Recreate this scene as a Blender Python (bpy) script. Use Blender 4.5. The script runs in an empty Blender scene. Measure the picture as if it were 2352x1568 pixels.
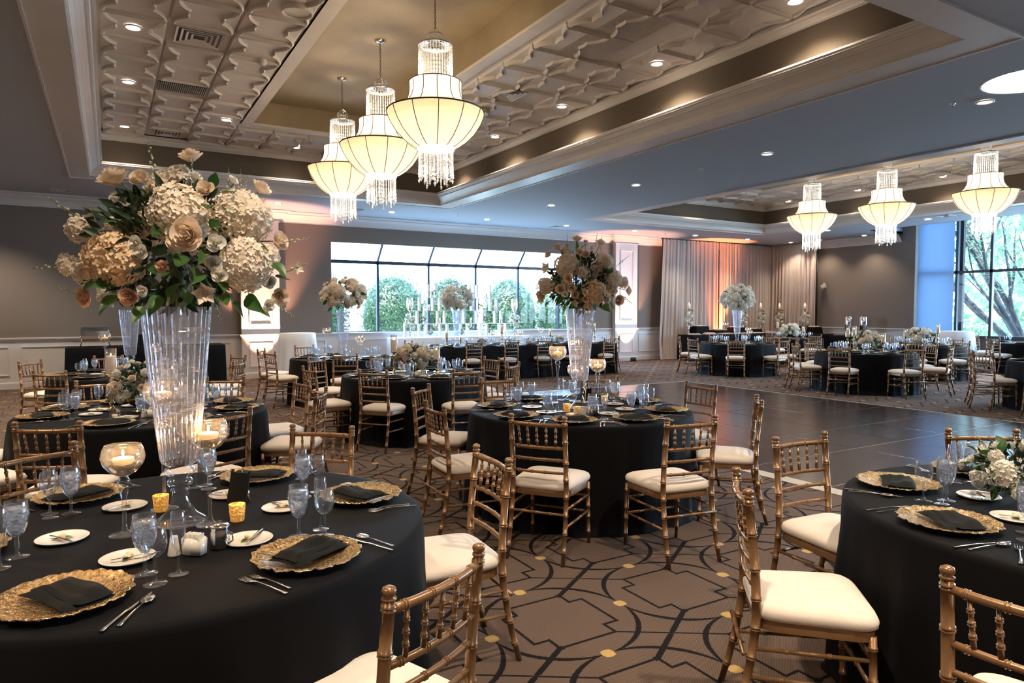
import bpy, bmesh, math, random
from mathutils import Vector, Matrix
S = bpy.context.scene
COL = S.collection
PI = math.pi
# ---------------------------------------------------------------- camera, sky, exposure
YAW, PITCH, EYE = math.radians(30.54), math.radians(2.556), 1.58
cam = bpy.data.cameras.new('camera'); cam.sensor_width = 36; cam.lens = 24; cam.clip_end = 200
co = bpy.data.objects.new('camera', cam); COL.objects.link(co)
co.location = (0, 0, EYE); co.rotation_euler = (PI/2 - PITCH, 0, -YAW); S.camera = co
S.view_settings.view_transform = 'Standard'; S.view_settings.look = 'None'
S.view_settings.gamma = 1; S.view_settings.use_curve_mapping = False
S.view_settings.exposure = 1.9
S.cycles.max_bounces = 10; S.cycles.diffuse_bounces = 4; S.cycles.glossy_bounces = 4
S.cycles.transmission_bounces = 6; S.cycles.transparent_max_bounces = 24
S.cycles.sample_clamp_indirect = 4.0; S.cycles.use_denoising = True
S.cycles.caustics_reflective = False; S.cycles.caustics_refractive = False
W = bpy.data.worlds.new('sky'); S.world = W; W.use_nodes = True
wn = W.node_tree.nodes; wl = W.node_tree.links
bg = wn['Background']
tc = wn.new('ShaderNodeTexCoord'); sx = wn.new('ShaderNodeSeparateXYZ'); wl.new(tc.outputs['Generated'], sx.inputs[0])
cr = wn.new('ShaderNodeValToRGB'); wl.new(sx.outputs['Z'], cr.inputs[0])
cr.color_ramp.elements[0].position = 0.0; cr.color_ramp.elements[0].color = (0.52, 0.76, 1.0, 1)
cr.color_ramp.elements[1].position = 0.6; cr.color_ramp.elements[1].color = (0.40, 0.66, 1.0, 1)
wl.new(cr.outputs[0], bg.inputs[0]); bg.inputs[1].default_value = 7.5
sun = bpy.data.lights.new('sun', 'SUN'); sun.energy = 8; sun.color = (1, .94, .86); sun.angle = .02
so = bpy.data.objects.new('sun', sun); COL.objects.link(so); so.location = (0, 0, 30); so.rotation_euler = Vector((-1, -1, 2.0)).to_track_quat('Z', 'Y').to_euler()
# ---------------------------------------------------------------- materials
M = {}
class N:
    """tiny expression helper on shader math nodes"""
    nt = None
    def __init__(s, v): s.v = v
    @staticmethod
    def op(o, *a):
        n = N.nt.nodes.new('ShaderNodeMath'); n.operation = o
        for i, x in enumerate(a):
            x = x.v if isinstance(x, N) else x
            if hasattr(x, 'links'): N.nt.links.new(x, n.inputs[i])
            else: n.inputs[i].default_value = x
        return N(n.outputs[0])
    def __add__(s, o): return N.op('ADD', s, o)
    def __sub__(s, o): return N.op('SUBTRACT', s, o)
    def __mul__(s, o): return N.op('MULTIPLY', s, o)
    def __truediv__(s, o): return N.op('DIVIDE', s, o)
def mn(a, b): return N.op('MINIMUM', a, b)
def mx(a, b): return N.op('MAXIMUM', a, b)
def ab(a): return N.op('ABSOLUTE', a)
def lt(a, b): return N.op('LESS_THAN', a, b)
def gt(a, b): return N.op('GREATER_THAN', a, b)
def srgb(r, g, b):
    f = lambda c: (c/255/12.92) if c <= 10 else ((c/255+0.055)/1.055)**2.4
    return (f(r), f(g), f(b), 1)
def mat(name, col, rough=.5, metal=0, spec=.5, noise=None, bump=None, emit=None, trans=None, sheen=0, coat=0, wave=None, sss=None):
    m = bpy.data.materials.new(name); m.use_nodes = True; nt = m.node_tree; p = nt.nodes['Principled BSDF']
    p.inputs['Base Color'].default_value = col; p.inputs['Roughness'].default_value = rough
    p.inputs['Metallic'].default_value = metal; p.inputs['Specular IOR Level'].default_value = spec
    if sheen: p.inputs['Sheen Weight'].default_value = sheen
    if coat: p.inputs['Coat Weight'].default_value = coat; p.inputs['Coat Roughness'].default_value = .08
    if emit: p.inputs['Emission Color'].default_value = emit[0]; p.inputs['Emission Strength'].default_value = emit[1]
    t = nt.nodes.new('ShaderNodeTexCoord')
    if noise:   # (scale, col2, contrast)
        n = nt.nodes.new('ShaderNodeTexNoise'); n.inputs['Scale'].default_value = noise[0]; n.inputs['Detail'].default_value = 4
        nt.links.new(t.outputs['Object'], n.inputs['Vector'])
        r = nt.nodes.new('ShaderNodeValToRGB'); c = noise[2] if len(noise) > 2 else .2
        r.color_ramp.elements[0].position = .5-c; r.color_ramp.elements[1].position = .5+c
        r.color_ramp.elements[0].color = col; r.color_ramp.elements[1].color = noise[1]
        nt.links.new(n.outputs[0], r.inputs[0]); nt.links.new(r.outputs[0], p.inputs['Base Color'])
    if bump:    # (scale, strength)
        n2 = nt.nodes.new('ShaderNodeTexNoise'); n2.inputs['Scale'].default_value = bump[0]; n2.inputs['Detail'].default_value = 3
        nt.links.new(t.outputs['Object'], n2.inputs['Vector'])
        b = nt.nodes.new('ShaderNodeBump'); b.inputs['Strength'].default_value = bump[1]; b.inputs['Distance'].default_value = .01
        nt.links.new(n2.outputs[0], b.inputs['Height']); nt.links.new(b.outputs[0], p.inputs['Normal'])
    if trans:   # translucency share, colour
        tr = nt.nodes.new('ShaderNodeBsdfTranslucent'); tr.inputs[0].default_value = trans[1]
        mxn = nt.nodes.new('ShaderNodeMixShader'); mxn.inputs[0].default_value = trans[0]
        nt.links.new(p.outputs[0], mxn.inputs[1]); nt.links.new(tr.outputs[0], mxn.inputs[2])
        nt.links.new(mxn.outputs[0], nt.nodes['Material Output'].inputs[0])
    M[name] = m; return m
def glassy(name, tint=(1, 1, 1, 1), edge=.45, base=.05, rough=.03, white=0, bumpsc=None, gcol=(1, 1, 1, 1), streak=None):
    """thin clear glass: see-through, mirror-like towards grazing angles"""
    m = bpy.data.materials.new(name); m.use_nodes = True; nt = m.node_tree; nt.nodes.remove(nt.nodes['Principled BSDF'])
    lw = nt.nodes.new('ShaderNodeLayerWeight'); lw.inputs[0].default_value = edge
    mp = nt.nodes.new('ShaderNodeMapRange'); mp.inputs[3].default_value = base; mp.inputs[4].default_value = .9
    nt.links.new(lw.outputs['Facing'], mp.inputs[0])
    pw = nt.nodes.new('ShaderNodeMath'); pw.operation = 'POWER'; pw.inputs[1].default_value = 1.6
    nt.links.new(mp.outputs[0], pw.inputs[0]); pw.use_clamp = True
    a = nt.nodes.new('ShaderNodeBsdfTransparent'); a.inputs[0].default_value = tint
    g = nt.nodes.new('ShaderNodeBsdfGlossy'); g.inputs['Roughness'].default_value = rough; g.inputs[0].default_value = gcol
    src = a.outputs[0]
    if white:
        d = nt.nodes.new('ShaderNodeBsdfDiffuse'); d.inputs[0].default_value = (.75, .8, .88, 1)
        tl = nt.nodes.new('ShaderNodeBsdfTranslucent'); tl.inputs[0].default_value = (.8, .85, .92, 1)
        dm = nt.nodes.new('ShaderNodeMixShader'); nt.links.new(d.outputs[0], dm.inputs[1]); nt.links.new(tl.outputs[0], dm.inputs[2])
        w = nt.nodes.new('ShaderNodeMixShader'); w.inputs[0].default_value = white
        if streak:
            tt = nt.nodes.new('ShaderNodeTexCoord'); mpp = nt.nodes.new('ShaderNodeMapping'); mpp.inputs['Scale'].default_value = streak; nt.links.new(tt.outputs['Object'], mpp.inputs[0])
            nn = nt.nodes.new('ShaderNodeTexNoise'); nn.inputs['Scale'].default_value = 1; nn.inputs['Detail'].default_value = 3; nt.links.new(mpp.outputs[0], nn.inputs['Vector'])
            mr = nt.nodes.new('ShaderNodeMapRange'); mr.inputs[1].default_value = .40; mr.inputs[2].default_value = .62; mr.inputs[3].default_value = white*.35; mr.inputs[4].default_value = min(1, white*1.9)
            nt.links.new(nn.outputs[0], mr.inputs[0]); nt.links.new(mr.outputs[0], w.inputs[0])
        nt.links.new(a.outputs[0], w.inputs[1]); nt.links.new(dm.outputs[0], w.inputs[2]); src = w.outputs[0]
    if bumpsc:
        t = nt.nodes.new('ShaderNodeTexCoord'); n2 = nt.nodes.new('ShaderNodeTexNoise'); n2.inputs['Scale'].default_value = bumpsc
        nt.links.new(t.outputs['Object'], n2.inputs['Vector'])
        b = nt.nodes.new('ShaderNodeBump'); b.inputs['Strength'].default_value = .8; b.inputs['Distance'].default_value = .01
        nt.links.new(n2.outputs[0], b.inputs['Height']); nt.links.new(b.outputs[0], g.inputs['Normal'])
    x = nt.nodes.new('ShaderNodeMixShader'); nt.links.new(pw.outputs[0], x.inputs[0])
    nt.links.new(src, x.inputs[1]); nt.links.new(g.outputs[0], x.inputs[2])
    nt.links.new(x.outputs[0], nt.nodes['Material Output'].inputs[0]); M[name] = m; return m
def glow(name, col, s):
    m = bpy.data.materials.new(name); m.use_nodes = True; nt = m.node_tree; nt.nodes.remove(nt.nodes['Principled BSDF'])
    e = nt.nodes.new('ShaderNodeEmission'); e.inputs[0].default_value = col; e.inputs[1].default_value = s
    nt.links.new(e.outputs[0], nt.nodes['Material Output'].inputs[0]); M[name] = m; return m
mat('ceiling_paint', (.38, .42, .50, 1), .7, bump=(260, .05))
mat('white_paint', (.62, .60, .60, 1), .35, noise=(3, (.58, .56, .56, 1)))
mat('panel_paint', (.62, .58, .555, 1), .5, noise=(5, (.57, .54, .52, 1)))
mat('wall_paper', (.17, .143, .122, 1), .75, bump=(300, .12), noise=(120, (.185, .158, .136, 1)))
mat('cove_paper', (.125, .098, .070, 1), .8, noise=(60, (.105, .082, .06, 1)))
mat('cove_gold', (.34, .275, .18, 1), .6, noise=(2.2, (.27, .215, .14, 1)), bump=(90, .15))
mat('dark_metal', (.012, .014, .018, 1), .4, .3)
mat('window_frame', (.012, .02, .035, 1), .4)
mat('steel', (.75, .74, .72, 1), .16, 1)
mat('chrome', (.8, .82, .85, 1), .08, 1)
mat('silver', (.82, .78, .74, 1), .14, 1)
mat('aluminium', (.62, .60, .56, 1), .4, .5, noise=(30, (.7, .68, .64, 1)))
mat('chair_gold', (.25, .135, .062, 1), .30, .35, noise=(14, (.31, .175, .085, 1)), bump=(120, .06))
mat('ivory_cloth', (.80, .71, .64, 1), .8, noise=(8, (.85, .77, .70, 1)), bump=(140, .12), sheen=.2)
mat('black_cloth', (.0032, .0034, .0048, 1), .75, spec=.12, bump=(260, .06), sheen=.02)
mat('napkin_black', (.004, .005, .0055, 1), .8, spec=.2, bump=(200, .3), sheen=.03)
mat('white_cloth', (.80, .80, .80, 1), .8, trans=(.25, (.9, .9, .9, 1)))
mat('drape', (.66, .58, .55, 1), .8, noise=(2, (.60, .53, .50, 1)), trans=(.15, (.8, .7, .66, 1)))
mat('porcelain', (.83, .78, .72, 1), .15, coat=.4)
mat('charger_gold', (.34, .21, .085, 1), .22, .95, bump=(95, 1.0), noise=(55, (.72, .52, .30, 1), .25))
mat('gold_metal', (.72, .50, .24, 1), .25, 1, bump=(40, .2))
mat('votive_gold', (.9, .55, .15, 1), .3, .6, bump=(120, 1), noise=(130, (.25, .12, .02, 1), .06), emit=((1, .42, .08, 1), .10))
mat('wax', (.93, .78, .58, 1), .5, emit=((1, .55, .22, 1), .12))
mat('white_wax', (.88, .80, .72, 1), .5, emit=((1, .75, .5, 1), .05))
glow('flame', (1, .62, .22, 1), 12)
glow('lamp_disc', (1, .86, .70, 1), 6)
glow('skylight_glow', (.80, .90, 1, 1), 9)
glow('diffuser_glow', (1, .88, .68, 1), 1.1)
mat('shade_cloth', (.80, .68, .50, 1), .8, emit=((1, .72, .42, 1), .05), trans=(.35, (1, .88, .72, 1)), noise=(6, (.84, .73, .55, 1)))
mat('shade_cloth_upper', (.85, .75, .58, 1), .8, emit=((1, .84, .62, 1), .14), trans=(.35, (1, .9, .75, 1)))  # bulb glow added as emission on both shade cloths, upper brighter and paler
mat('shade_wire', (.10, .065, .03, 1), .6)
mat('rose_petal', (.86, .74, .61, 1), .55, noise=(18, (.90, .80, .70, 1)), trans=(.25, (.9, .7, .5, 1)))
mat('blush_petal', (.84, .58, .42, 1), .55, noise=(18, (.86, .66, .5, 1)), trans=(.25, (.9, .6, .4, 1)))
mat('peach_petal', (.86, .62, .38, 1), .6, noise=(9, (.90, .76, .58, 1)), trans=(.2, (.9, .65, .4, 1)))
mat('white_petal', (.84, .80, .74, 1), .55, trans=(.2, (.85, .85, .75, 1)))
mat('hydrangea_petal', (.84, .71, .56, 1), .6, noise=(9, (.90, .83, .74, 1)), trans=(.2, (.8, .7, .55, 1)))
mat('green_petal', (.55, .6, .38, 1), .6)
mat('leaf_green', (.022, .070, .018, 1), .42, noise=(20, (.05, .13, .03, 1)), trans=(.12, (.1, .3, .05, 1)))
mat('dark_leaf', (.014, .034, .014, 1), .5, noise=(20, (.025, .055, .02, 1)))
mat('stem_green', (.10, .15, .05, 1), .5)
mat('bush_leaf', (.008, .028, .012, 1), .5, noise=(3, (.024, .062, .022, 1)), trans=(.25, (.08, .2, .05, 1)))
mat('pale_leaf', (.035, .085, .045, 1), .5, noise=(2, (.07, .13, .075, 1)), trans=(.4, (.07, .15, .07, 1)))
mat('bark', (.014, .016, .020, 1), .9, noise=(6, (.028, .030, .034, 1)), bump=(30, .5))
mat('lawn', (.45, .50, .46, 1), .9, noise=(3, (.6, .62, .58, 1)))  # ground colour set pale to bounce daylight up to the ceiling
mat('brick_dark', (.02, .02, .022, 1), .9, bump=(20, .5))
mat('pastry', (.45, .28, .14, 1), .7, noise=(60, (.8, .6, .4, 1), .1))
mat('macaron', (.8, .66, .58, 1), .7, noise=(50, (.5, .32, .22, 1), .15))
mat('black_plastic', (.01, .01, .01, 1), .35)
mat('card', (.85, .83, .78, 1), .6)
mat('butter', (.88, .62, .42, 1), .5)
glassy('clear_glass', (.97, .98, 1, 1), .42, .04, .03, white=.03)
glassy('vase_glass', (.88, .88, .95, 1), .5, .24, .08, white=.26, bumpsc=14)
glassy('iced_water', (.88, .93, 1, 1), .4, .14, .10, white=.46, bumpsc=60, streak=(55, 55, 130))  # cloudy ice, with highlight streaks painted into its whiteness
glassy('crystal', (.96, .96, .98, 1), .5, .26, .12, white=.10, bumpsc=40)
glassy('candle_glass', (1, .97, .93, 1), .42, .06, .04, white=.04)
glassy('window_glass', (.98, .99, 1, 1), .2, .02, .0)
glassy('acrylic', (.92, .97, 1, 1), .4, .08, .1, white=.55)
# window shade: translucent cloth lit by daylight behind it
mat('shade_blind', (.36, .46, .60, 1), .8, trans=(.5, (.42, .52, .66, 1)), bump=(300, .1))
def carpet():
    m = bpy.data.materials.new('carpet'); m.use_nodes = True; nt = m.node_tree; p = nt.nodes['Principled BSDF']; N.nt = nt
    g = nt.nodes.new('ShaderNodeNewGeometry'); s = nt.nodes.new('ShaderNodeSeparateXYZ'); nt.links.new(g.outputs['Position'], s.inputs[0])
    X, Y = N(s.outputs[0]), N(s.outputs[1]); P = .79
    u = N.op('FLOORED_MODULO', X - (1.953 - P/2), P) - P/2
    v = N.op('FLOORED_MODULO', Y - (2.83 - P/2), P) - P/2
    # slight woven wobble
    nz = nt.nodes.new('ShaderNodeTexNoise'); nz.inputs['Scale'].default_value = 160; nt.links.new(g.outputs['Position'], nz.inputs['Vector'])
    wob = (N(nz.outputs[0]) - .5)*.010
    ax, ay = ab(u) + wob, ab(v) + wob
    b1 = mx(ax - .25, ay - .152); b2 = mx(ax - .166, ay - .245); f = mn(b1, b2)
    line = lt(ab(f), .0085)
    rr = N.op('SQRT', ax*ax + ay*ay)
    dg = (ax*ay)/(rr*rr + .0001)          # 0 on axes, .5 on the diagonals
    circ = lt(ab(rr - .398), dg*.024 + .002)
    # diagonal strokes from notch corner to the cell corner
    t = mn(mx((ax - .166)/(.395-.166), 0), 1); yy = t*(.395-.245) + .245
    dist = mx(ab(ay - yy)*.84, (ay*-1 + .24))
    dist = mx(dist, ax*-1 + .160)
    same = gt(u*v, 0)
    stroke = lt(dist, same*.008 + .0065)
    dx = mn(mx(ab(ax - .395), ay), mx(ab(ay - .395), ax)); dot = lt(dx + mn(ab(ax-.395)+ay, ab(ay-.395)+ax)*.35, .046)
    dark = mn(line + circ + stroke, 1)*N.op('SUBTRACT', 1, dot)
    # ribs
    w = nt.nodes.new('ShaderNodeTexWave'); w.inputs['Scale'].default_value = 48; w.inputs['Distortion'].default_value = 2.5; w.inputs['Detail Scale'].default_value = 20
    rot = nt.nodes.new('ShaderNodeMapping'); rot.inputs['Rotation'].default_value = (0, 0, .9); nt.links.new(g.outputs['Position'], rot.inputs[0]); nt.links.new(rot.outputs[0], w.inputs[0])
    n2 = nt.nodes.new('ShaderNodeTexNoise'); n2.inputs['Scale'].default_value = 420; nt.links.new(g.outputs['Position'], n2.inputs['Vector'])
    k = N(w.outputs['Fac'])*.5 + N(n2.outputs[0])*.5
    cr = nt.nodes.new('ShaderNodeValToRGB'); nt.links.new(k.v, cr.inputs[0])
    cr.color_ramp.elements[0].position = .2; cr.color_ramp.elements[0].color = (.072, .048, .038, 1)
    cr.color_ramp.elements[1].position = .8; cr.color_ramp.elements[1].color = (.178, .128, .102, 1)
    def mix(fac, a, b):
        x = nt.nodes.new('ShaderNodeMix'); x.data_type = 'RGBA'; nt.links.new(fac.v, x.inputs[0])
        for i, c in ((6, a), (7, b)):
            if hasattr(c, 'links'): nt.links.new(c, x.inputs[i])
            else: x.inputs[i].default_value = c
        return x.outputs[2]
    c = mix(dark, cr.outputs[0], (.010, .008, .009, 1)); c = mix(dot, c, (.48, .33, .13, 1))
    nt.links.new(c, p.inputs['Base Color']); p.inputs['Roughness'].default_value = .95; p.inputs['Specular IOR Level'].default_value = .15
    b = nt.nodes.new('ShaderNodeBump'); b.inputs['Strength'].default_value = .25; b.inputs['Distance'].default_value = .004
    nt.links.new(k.v, b.inputs['Height']); nt.links.new(b.outputs[0], p.inputs['Normal']); M['carpet'] = m
carpet()
mat('dance_tile', (.040, .031, .030, 1), .19, spec=.5, noise=(2.5, (.045, .034, .030, 1)), bump=(180, .05))
# ---------------------------------------------------------------- mesh helpers
class MB:
    def __init__(s): s.v = []; s.f = []
    def box(s, x0, x1, y0, y1, z0, z1):
        b = len(s.v); s.v += [(x, y, z) for z in (z0, z1) for y in (y0, y1) for x in (x0, x1)]
        s.f += [tuple(b+i for i in q) for q in ((0, 2, 3, 1), (4, 5, 7, 6), (0, 1, 5, 4), (2, 6, 7, 3), (0, 4, 6, 2), (1, 3, 7, 5))]; return s
    def quad(s, *p):
        b = len(s.v); s.v += list(p); s.f.append(tuple(range(b, b+len(p)))); return s
    def rings(s, rs, close=True, cap0=False, cap1=False):
        """rs: list of loops with equal length"""
        b = len(s.v); n = len(rs[0])
        for r in rs: s.v += [tuple(p) for p in r]
        for i in range(len(rs)-1):
            for j in range(n if close else n-1):
                k = (j+1) % n; s.f.append((b+i*n+j, b+i*n+k, b+(i+1)*n+k, b+(i+1)*n+j))
        if cap0: s.f.append(tuple(b+j for j in reversed(range(n))))
        if cap1: s.f.append(tuple(b+(len(rs)-1)*n+j for j in range(n)))
        return s
    def tube(s, path, rad, n=8, caps=True):
        P = [Vector(p) for p in path]; rr = rad if isinstance(rad, (list, tuple)) else [rad]*len(P); L = []
        up = None
        for i, p in enumerate(P):
            a = P[max(i-1, 0)]; c = P[min(i+1, len(P)-1)]; t = (c-a)
            if t.length < 1e-7: t = Vector((0, 0, 1))
            t.normalize()
            if up is None: up = Vector((0, 1, 0)) if abs(t.y) < .9 else Vector((1, 0, 0))
            u = t.cross(up); u.normalize(); w = u.cross(t); w.normalize(); up = w
            L.append([p + u*math.cos(2*PI*k/n)*rr[i] + w*math.sin(2*PI*k/n)*rr[i] for k in range(n)])
        return s.rings(L, True, caps, caps)
    def bamboo(s, p0, p1, r0, r1=None, nodes=(), n=8, b=.0035):
        """tube with raised double rings at the given fractions"""
        r1 = r0 if r1 is None else r1; p0 = Vector(p0); p1 = Vector(p1); Ln = (p1-p0).length; st = [(0, 0)]
        for q in nodes:
            d = .0026/Ln
            for k in (-3.6, -.8, ): st += [(q+k*d, 0), (q+(k+.6)*d, 1), (q+(k+2.0)*d, 1), (q+(k+2.6)*d, 0)]
        st.append((1, 0)); st.sort()
        return s.tube([p0.lerp(p1, t) for t, _ in st], [r0+(r1-r0)*t + (b if h else 0) for t, h in st], n)
    def lathe(s, prof, n=24, c=(0, 0, 0), ruffle=None, a0=0.0):
        L = []
        for i, (r, z) in enumerate(prof):
            L.append([(c[0] + (r*(1+(ruffle(2*PI*k/n, i) if ruffle else 0)))*math.cos(a0+2*PI*k/n), c[1] + (r*(1+(ruffle(2*PI*k/n, i) if ruffle else 0)))*math.sin(a0+2*PI*k/n), c[2]+z) for k in range(n)])
        return s.rings(L)
    def ell(s, c, r, n=8, m=5):
        L = []
        for i in range(m+1):
            ph = -PI/2 + PI*i/m; q = max(math.cos(ph), .02)
            L.append([(c[0]+r[0]*q*math.cos(2*PI*k/n), c[1]+r[1]*q*math.sin(2*PI*k/n), c[2]+r[2]*math.sin(ph)) for k in range(n)])
        return s.rings(L, True, True, True)
    def xf(s, mt, start=0):
        for i in range(start, len(s.v)): s.v[i] = tuple(mt @ Vector(s.v[i]))
        return s
    def add(s, o, mt=None):
        b = len(s.v); s.v += [tuple(mt @ Vector(p)) if mt else p for p in o.v]; s.f += [tuple(b+i for i in q) for q in o.f]; return s
    def mesh(s, name, m, smooth=True):
        me = bpy.data.meshes.new(name); me.from_pydata([tuple(p) for p in s.v], [], s.f)
        if m: me.materials.append(M[m])
        if smooth:
            me.polygons.foreach_set('use_smooth', [True]*len(me.polygons))
        me.update(); return me
def put(name, me, parent=None, loc=None, rot=None, sc=None):
    o = bpy.data.objects.new(name, me); COL.objects.link(o)
    if parent: o.parent = parent
    if loc: o.location = loc
    if rot: o.rotation_euler = rot
    if sc: o.scale = sc if isinstance(sc, (tuple, list)) else (sc, sc, sc)
    return o
def tag(o, label=None, cat=None, group=None, kind=None):
    if label: o['label'] = label
    if cat: o['category'] = cat
    if group: o['group'] = group
    if kind: o['kind'] = kind
    return o
def root(name, label, cat, loc, rz=0, group=None):
    return tag(put(name, None, None, loc, (0, 0, rz)), label, cat, group)
def struct(name, mb, m, smooth=False, parent=None):
    o = put(name, mb.mesh(name, m, smooth), parent)
    if not parent: o['kind'] = 'structure'
    return o
def autosm(o, ang=35):
    me = o.data if hasattr(o, 'data') else o
    try: me.set_sharp_from_angle(angle=math.radians(ang))
    except Exception: pass
    return o
def clone(r, loc, rz=None, label=None, group=None, sc=None):
    c = r.copy(); COL.objects.link(c); c.location = loc
    if rz is not None: c.rotation_euler = (0, 0, rz)
    if label: c['label'] = label
    if group: c['group'] = group
    if sc: c.scale = (sc, sc, sc)
    for ch in KIDS.get(r.name, list(r.children)):
        d = ch.copy(); COL.objects.link(d); d.parent = c
        for g in KIDS.get(ch.name, []):
            e = g.copy(); COL.objects.link(e); e.parent = d
    return c
KIDS = {}
def freeze(r):
    KIDS[r.name] = list(r.children)
    for ch in r.children:
        if ch.children: KIDS[ch.name] = list(ch.children)
class Proto:
    """first use places the built thing itself, later ones place copies"""
    def __init__(s, r): s.r = r; s.used = False; freeze(r)
    def at(s, loc, rz, label, group=None, sc=None):
        if not s.used:
            s.used = True; r = s.r; r.location = loc; r.rotation_euler = (0, 0, rz); r['label'] = label
            if group: r['group'] = group
            if sc: r.scale = (sc, sc, sc)
            return r
        c = clone(s.r, loc, rz, label, group)
        c.scale = (sc, sc, sc) if sc else (1, 1, 1)
        return c
def light(name, kind, loc, energy, col, parent=None, **k):
    l = bpy.data.lights.new(name, kind); l.energy = energy; l.color = col
    for a, b in k.items():
        if a != 'rot': setattr(l, a, b)
    o = bpy.data.objects.new(name, l); COL.objects.link(o); o.location = loc
    if 'rot' in k: o.rotation_euler = k['rot']
    if parent: o.parent = parent
    return o
# ================================================================= THE ROOM
CZ = 3.945            # low ceiling
T1 = (-.24, 6.45, 3.2, 14.08)      # tray openings x0,x1,y0,y1
T2 = (10.9, 17.2, 3.2, 14.08)
X0, X1, Y0, Y1 = -4.6, 21.0, -3.2, 16.95
struct('floor', MB().box(X0, 22, Y0, 17.1, -.08, 0), 'carpet')
# low ceiling cut round the two trays, the skylight and the window pocket
mb = MB()
xs = [X0, T1[0], T1[1], T2[0], T2[1], 19.35, X1]; ys = [Y0, T1[2], T1[3], Y1]
def inside(x, y, T): return T[0] < x < T[1] and T[2] < y < T[3]
SK = (8.22, 3.42, .46)
for i in range(6):
    for j in range(3):
        x, y = (xs[i]+xs[i+1])/2, (ys[j]+ys[j+1])/2
        if inside(x, y, T1) or inside(x, y, T2): continue
        if i == 5:
            if j == 0: continue
            mb.box(xs[i], xs[i+1], max(ys[j], 12.05), ys[j+1], CZ, CZ+.06) if ys[j+1] > 12.05 else None; continue
        if i == 2 and j == 1:      # bay holding the round skylight
            mb.box(xs[i], xs[i+1], 4.2, ys[j+1], CZ, CZ+.06); continue
        if i == 2 and j == 0:
            mb.box(xs[i], xs[i+1], ys[j], 2.6, CZ, CZ+.06)
            b = len(mb.v); n = 40; q = []
            for k in range(n):
                a = 2*PI*k/n; c, s_ = math.cos(a), math.sin(a)
                # square frame point on the same ray
                ex0, ex1, ey0, ey1 = xs[i]-SK[0], xs[i+1]-SK[0], 2.6-SK[1], 4.2-SK[1]
                tx = (ex1/c if c > 1e-9 else ex0/c if c < -1e-9 else 1e9); ty = (ey1/s_ if s_ > 1e-9 else ey0/s_ if s_ < -1e-9 else 1e9)
                t = min(tx, ty); q.append((SK[0]+SK[2]*c, SK[1]+SK[2]*s_, SK[0]+t*c, SK[1]+t*s_))
            # corners are added as their own samples so the frame stays square
            import itertools
            cor = [(xs[i+1], 4.2), (xs[i], 4.2), (xs[i], 2.6), (xs[i+1], 2.6)]
            for cx_, cy_ in cor:
                a = math.atan2(cy_-SK[1], cx_-SK[0]); q.append((SK[0]+SK[2]*math.cos(a), SK[1]+SK[2]*math.sin(a), cx_, cy_))
            q.sort(key=lambda t: math.atan2(t[3]-SK[1], t[2]-SK[0]))
            L = [[(a, b_, CZ+.35) for a, b_, _, _ in q], [(a, b_, CZ) for a, b_, _, _ in q], [(c_, d_, CZ) for _, _, c_, d_ in q]]
            mb.rings(L); continue
        mb.box(xs[i], xs[i+1], ys[j], ys[j+1], CZ, CZ+.06)
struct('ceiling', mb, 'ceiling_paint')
sk = root('skylight', 'round bright skylight in the blue-lit ceiling at the right edge', 'skylight', (SK[0], SK[1], CZ+.02))
put('dome', MB().lathe([(SK[2]-.005, .0), (SK[2]*.96, .05), (SK[2]*.75, .12), (SK[2]*.4, .16), (.001, .17)], 40).mesh('dome', 'skylight_glow'), sk)
put('rim', MB().lathe([(SK[2]-.004, .02), (SK[2]-.004, -.02), (SK[2]-.03, -.02), (SK[2]-.03, .03)], 40).mesh('rim', 'white_paint'), sk)
struct('roof_sky_block', MB().box(X0-.3, 22.3, Y0-.3, 17.2, 5.2, 5.3), 'panel_paint')  # unseen slab added to stop sky leaking in through ceiling gaps
# outer walls
GX_ = 21.85
def wall(name, mb, m='wall_paper'): return struct(name, mb, m)
WX0, WX1 = 4.79, 12.5; WZ0, WZ1 = 1.03, 3.30
wall('wall_back', MB().box(X0, WX0, Y1, Y1+.15, 0, CZ+.06).box(WX1, X1, Y1, Y1+.15, 0, CZ+.06).box(WX0, WX1, Y1, Y1+.15, 0, WZ0).box(WX0, WX1, Y1, Y1+.15, WZ1, CZ+.06))
wall('wall_back', MB().box(X0, 22.3, Y1+.02, Y1+.15, CZ+.06, 5.25))  # unseen upper strips on every side, added to keep sky from leaking in
wall('wall_front', MB().box(X0-.15, 22.3, Y0-.15, Y0, CZ, 5.25))
wall('wall_right', MB().box(GX_+.0, GX_+.15, Y0, 17.1, 4.7, 5.25))
wall('wall_left', MB().box(X0-.15, X0, Y0, Y1+.15, CZ, 5.25))
wall('wall_left', MB().box(X0-.15, X0, Y0, Y1+.15, 0, CZ+.06))
wall('wall_front', MB().box(X0-.15, X1+1.1, Y0-.15, Y0, 0, CZ+.9))
wall('wall_right', MB().box(X1, X1+.15, 12.2, Y1+.15, 0, CZ+.06).box(X1, X1+.15, 11.64, 12.05, 0, 4.75).box(X1, 22.0, 12.05, 12.2, 0, 4.75))
# window wall: glazing plane x=21.8 from y=12.05 down
GX = 21.85
wall('wall_right', MB().box(GX, GX+.15, Y0, 12.05, 0, .82).box(GX, GX+.15, Y0, 12.05, 4.55, 4.8))
struct('ceiling', MB().box(19.35, GX+.15, Y0, 12.05, 4.7, 4.76).box(19.3, 19.35, Y0, 12.05, CZ, 4.76).box(19.35, X1+.2, 12.05, 12.1, CZ, 4.76), 'ceiling_paint')
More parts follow.
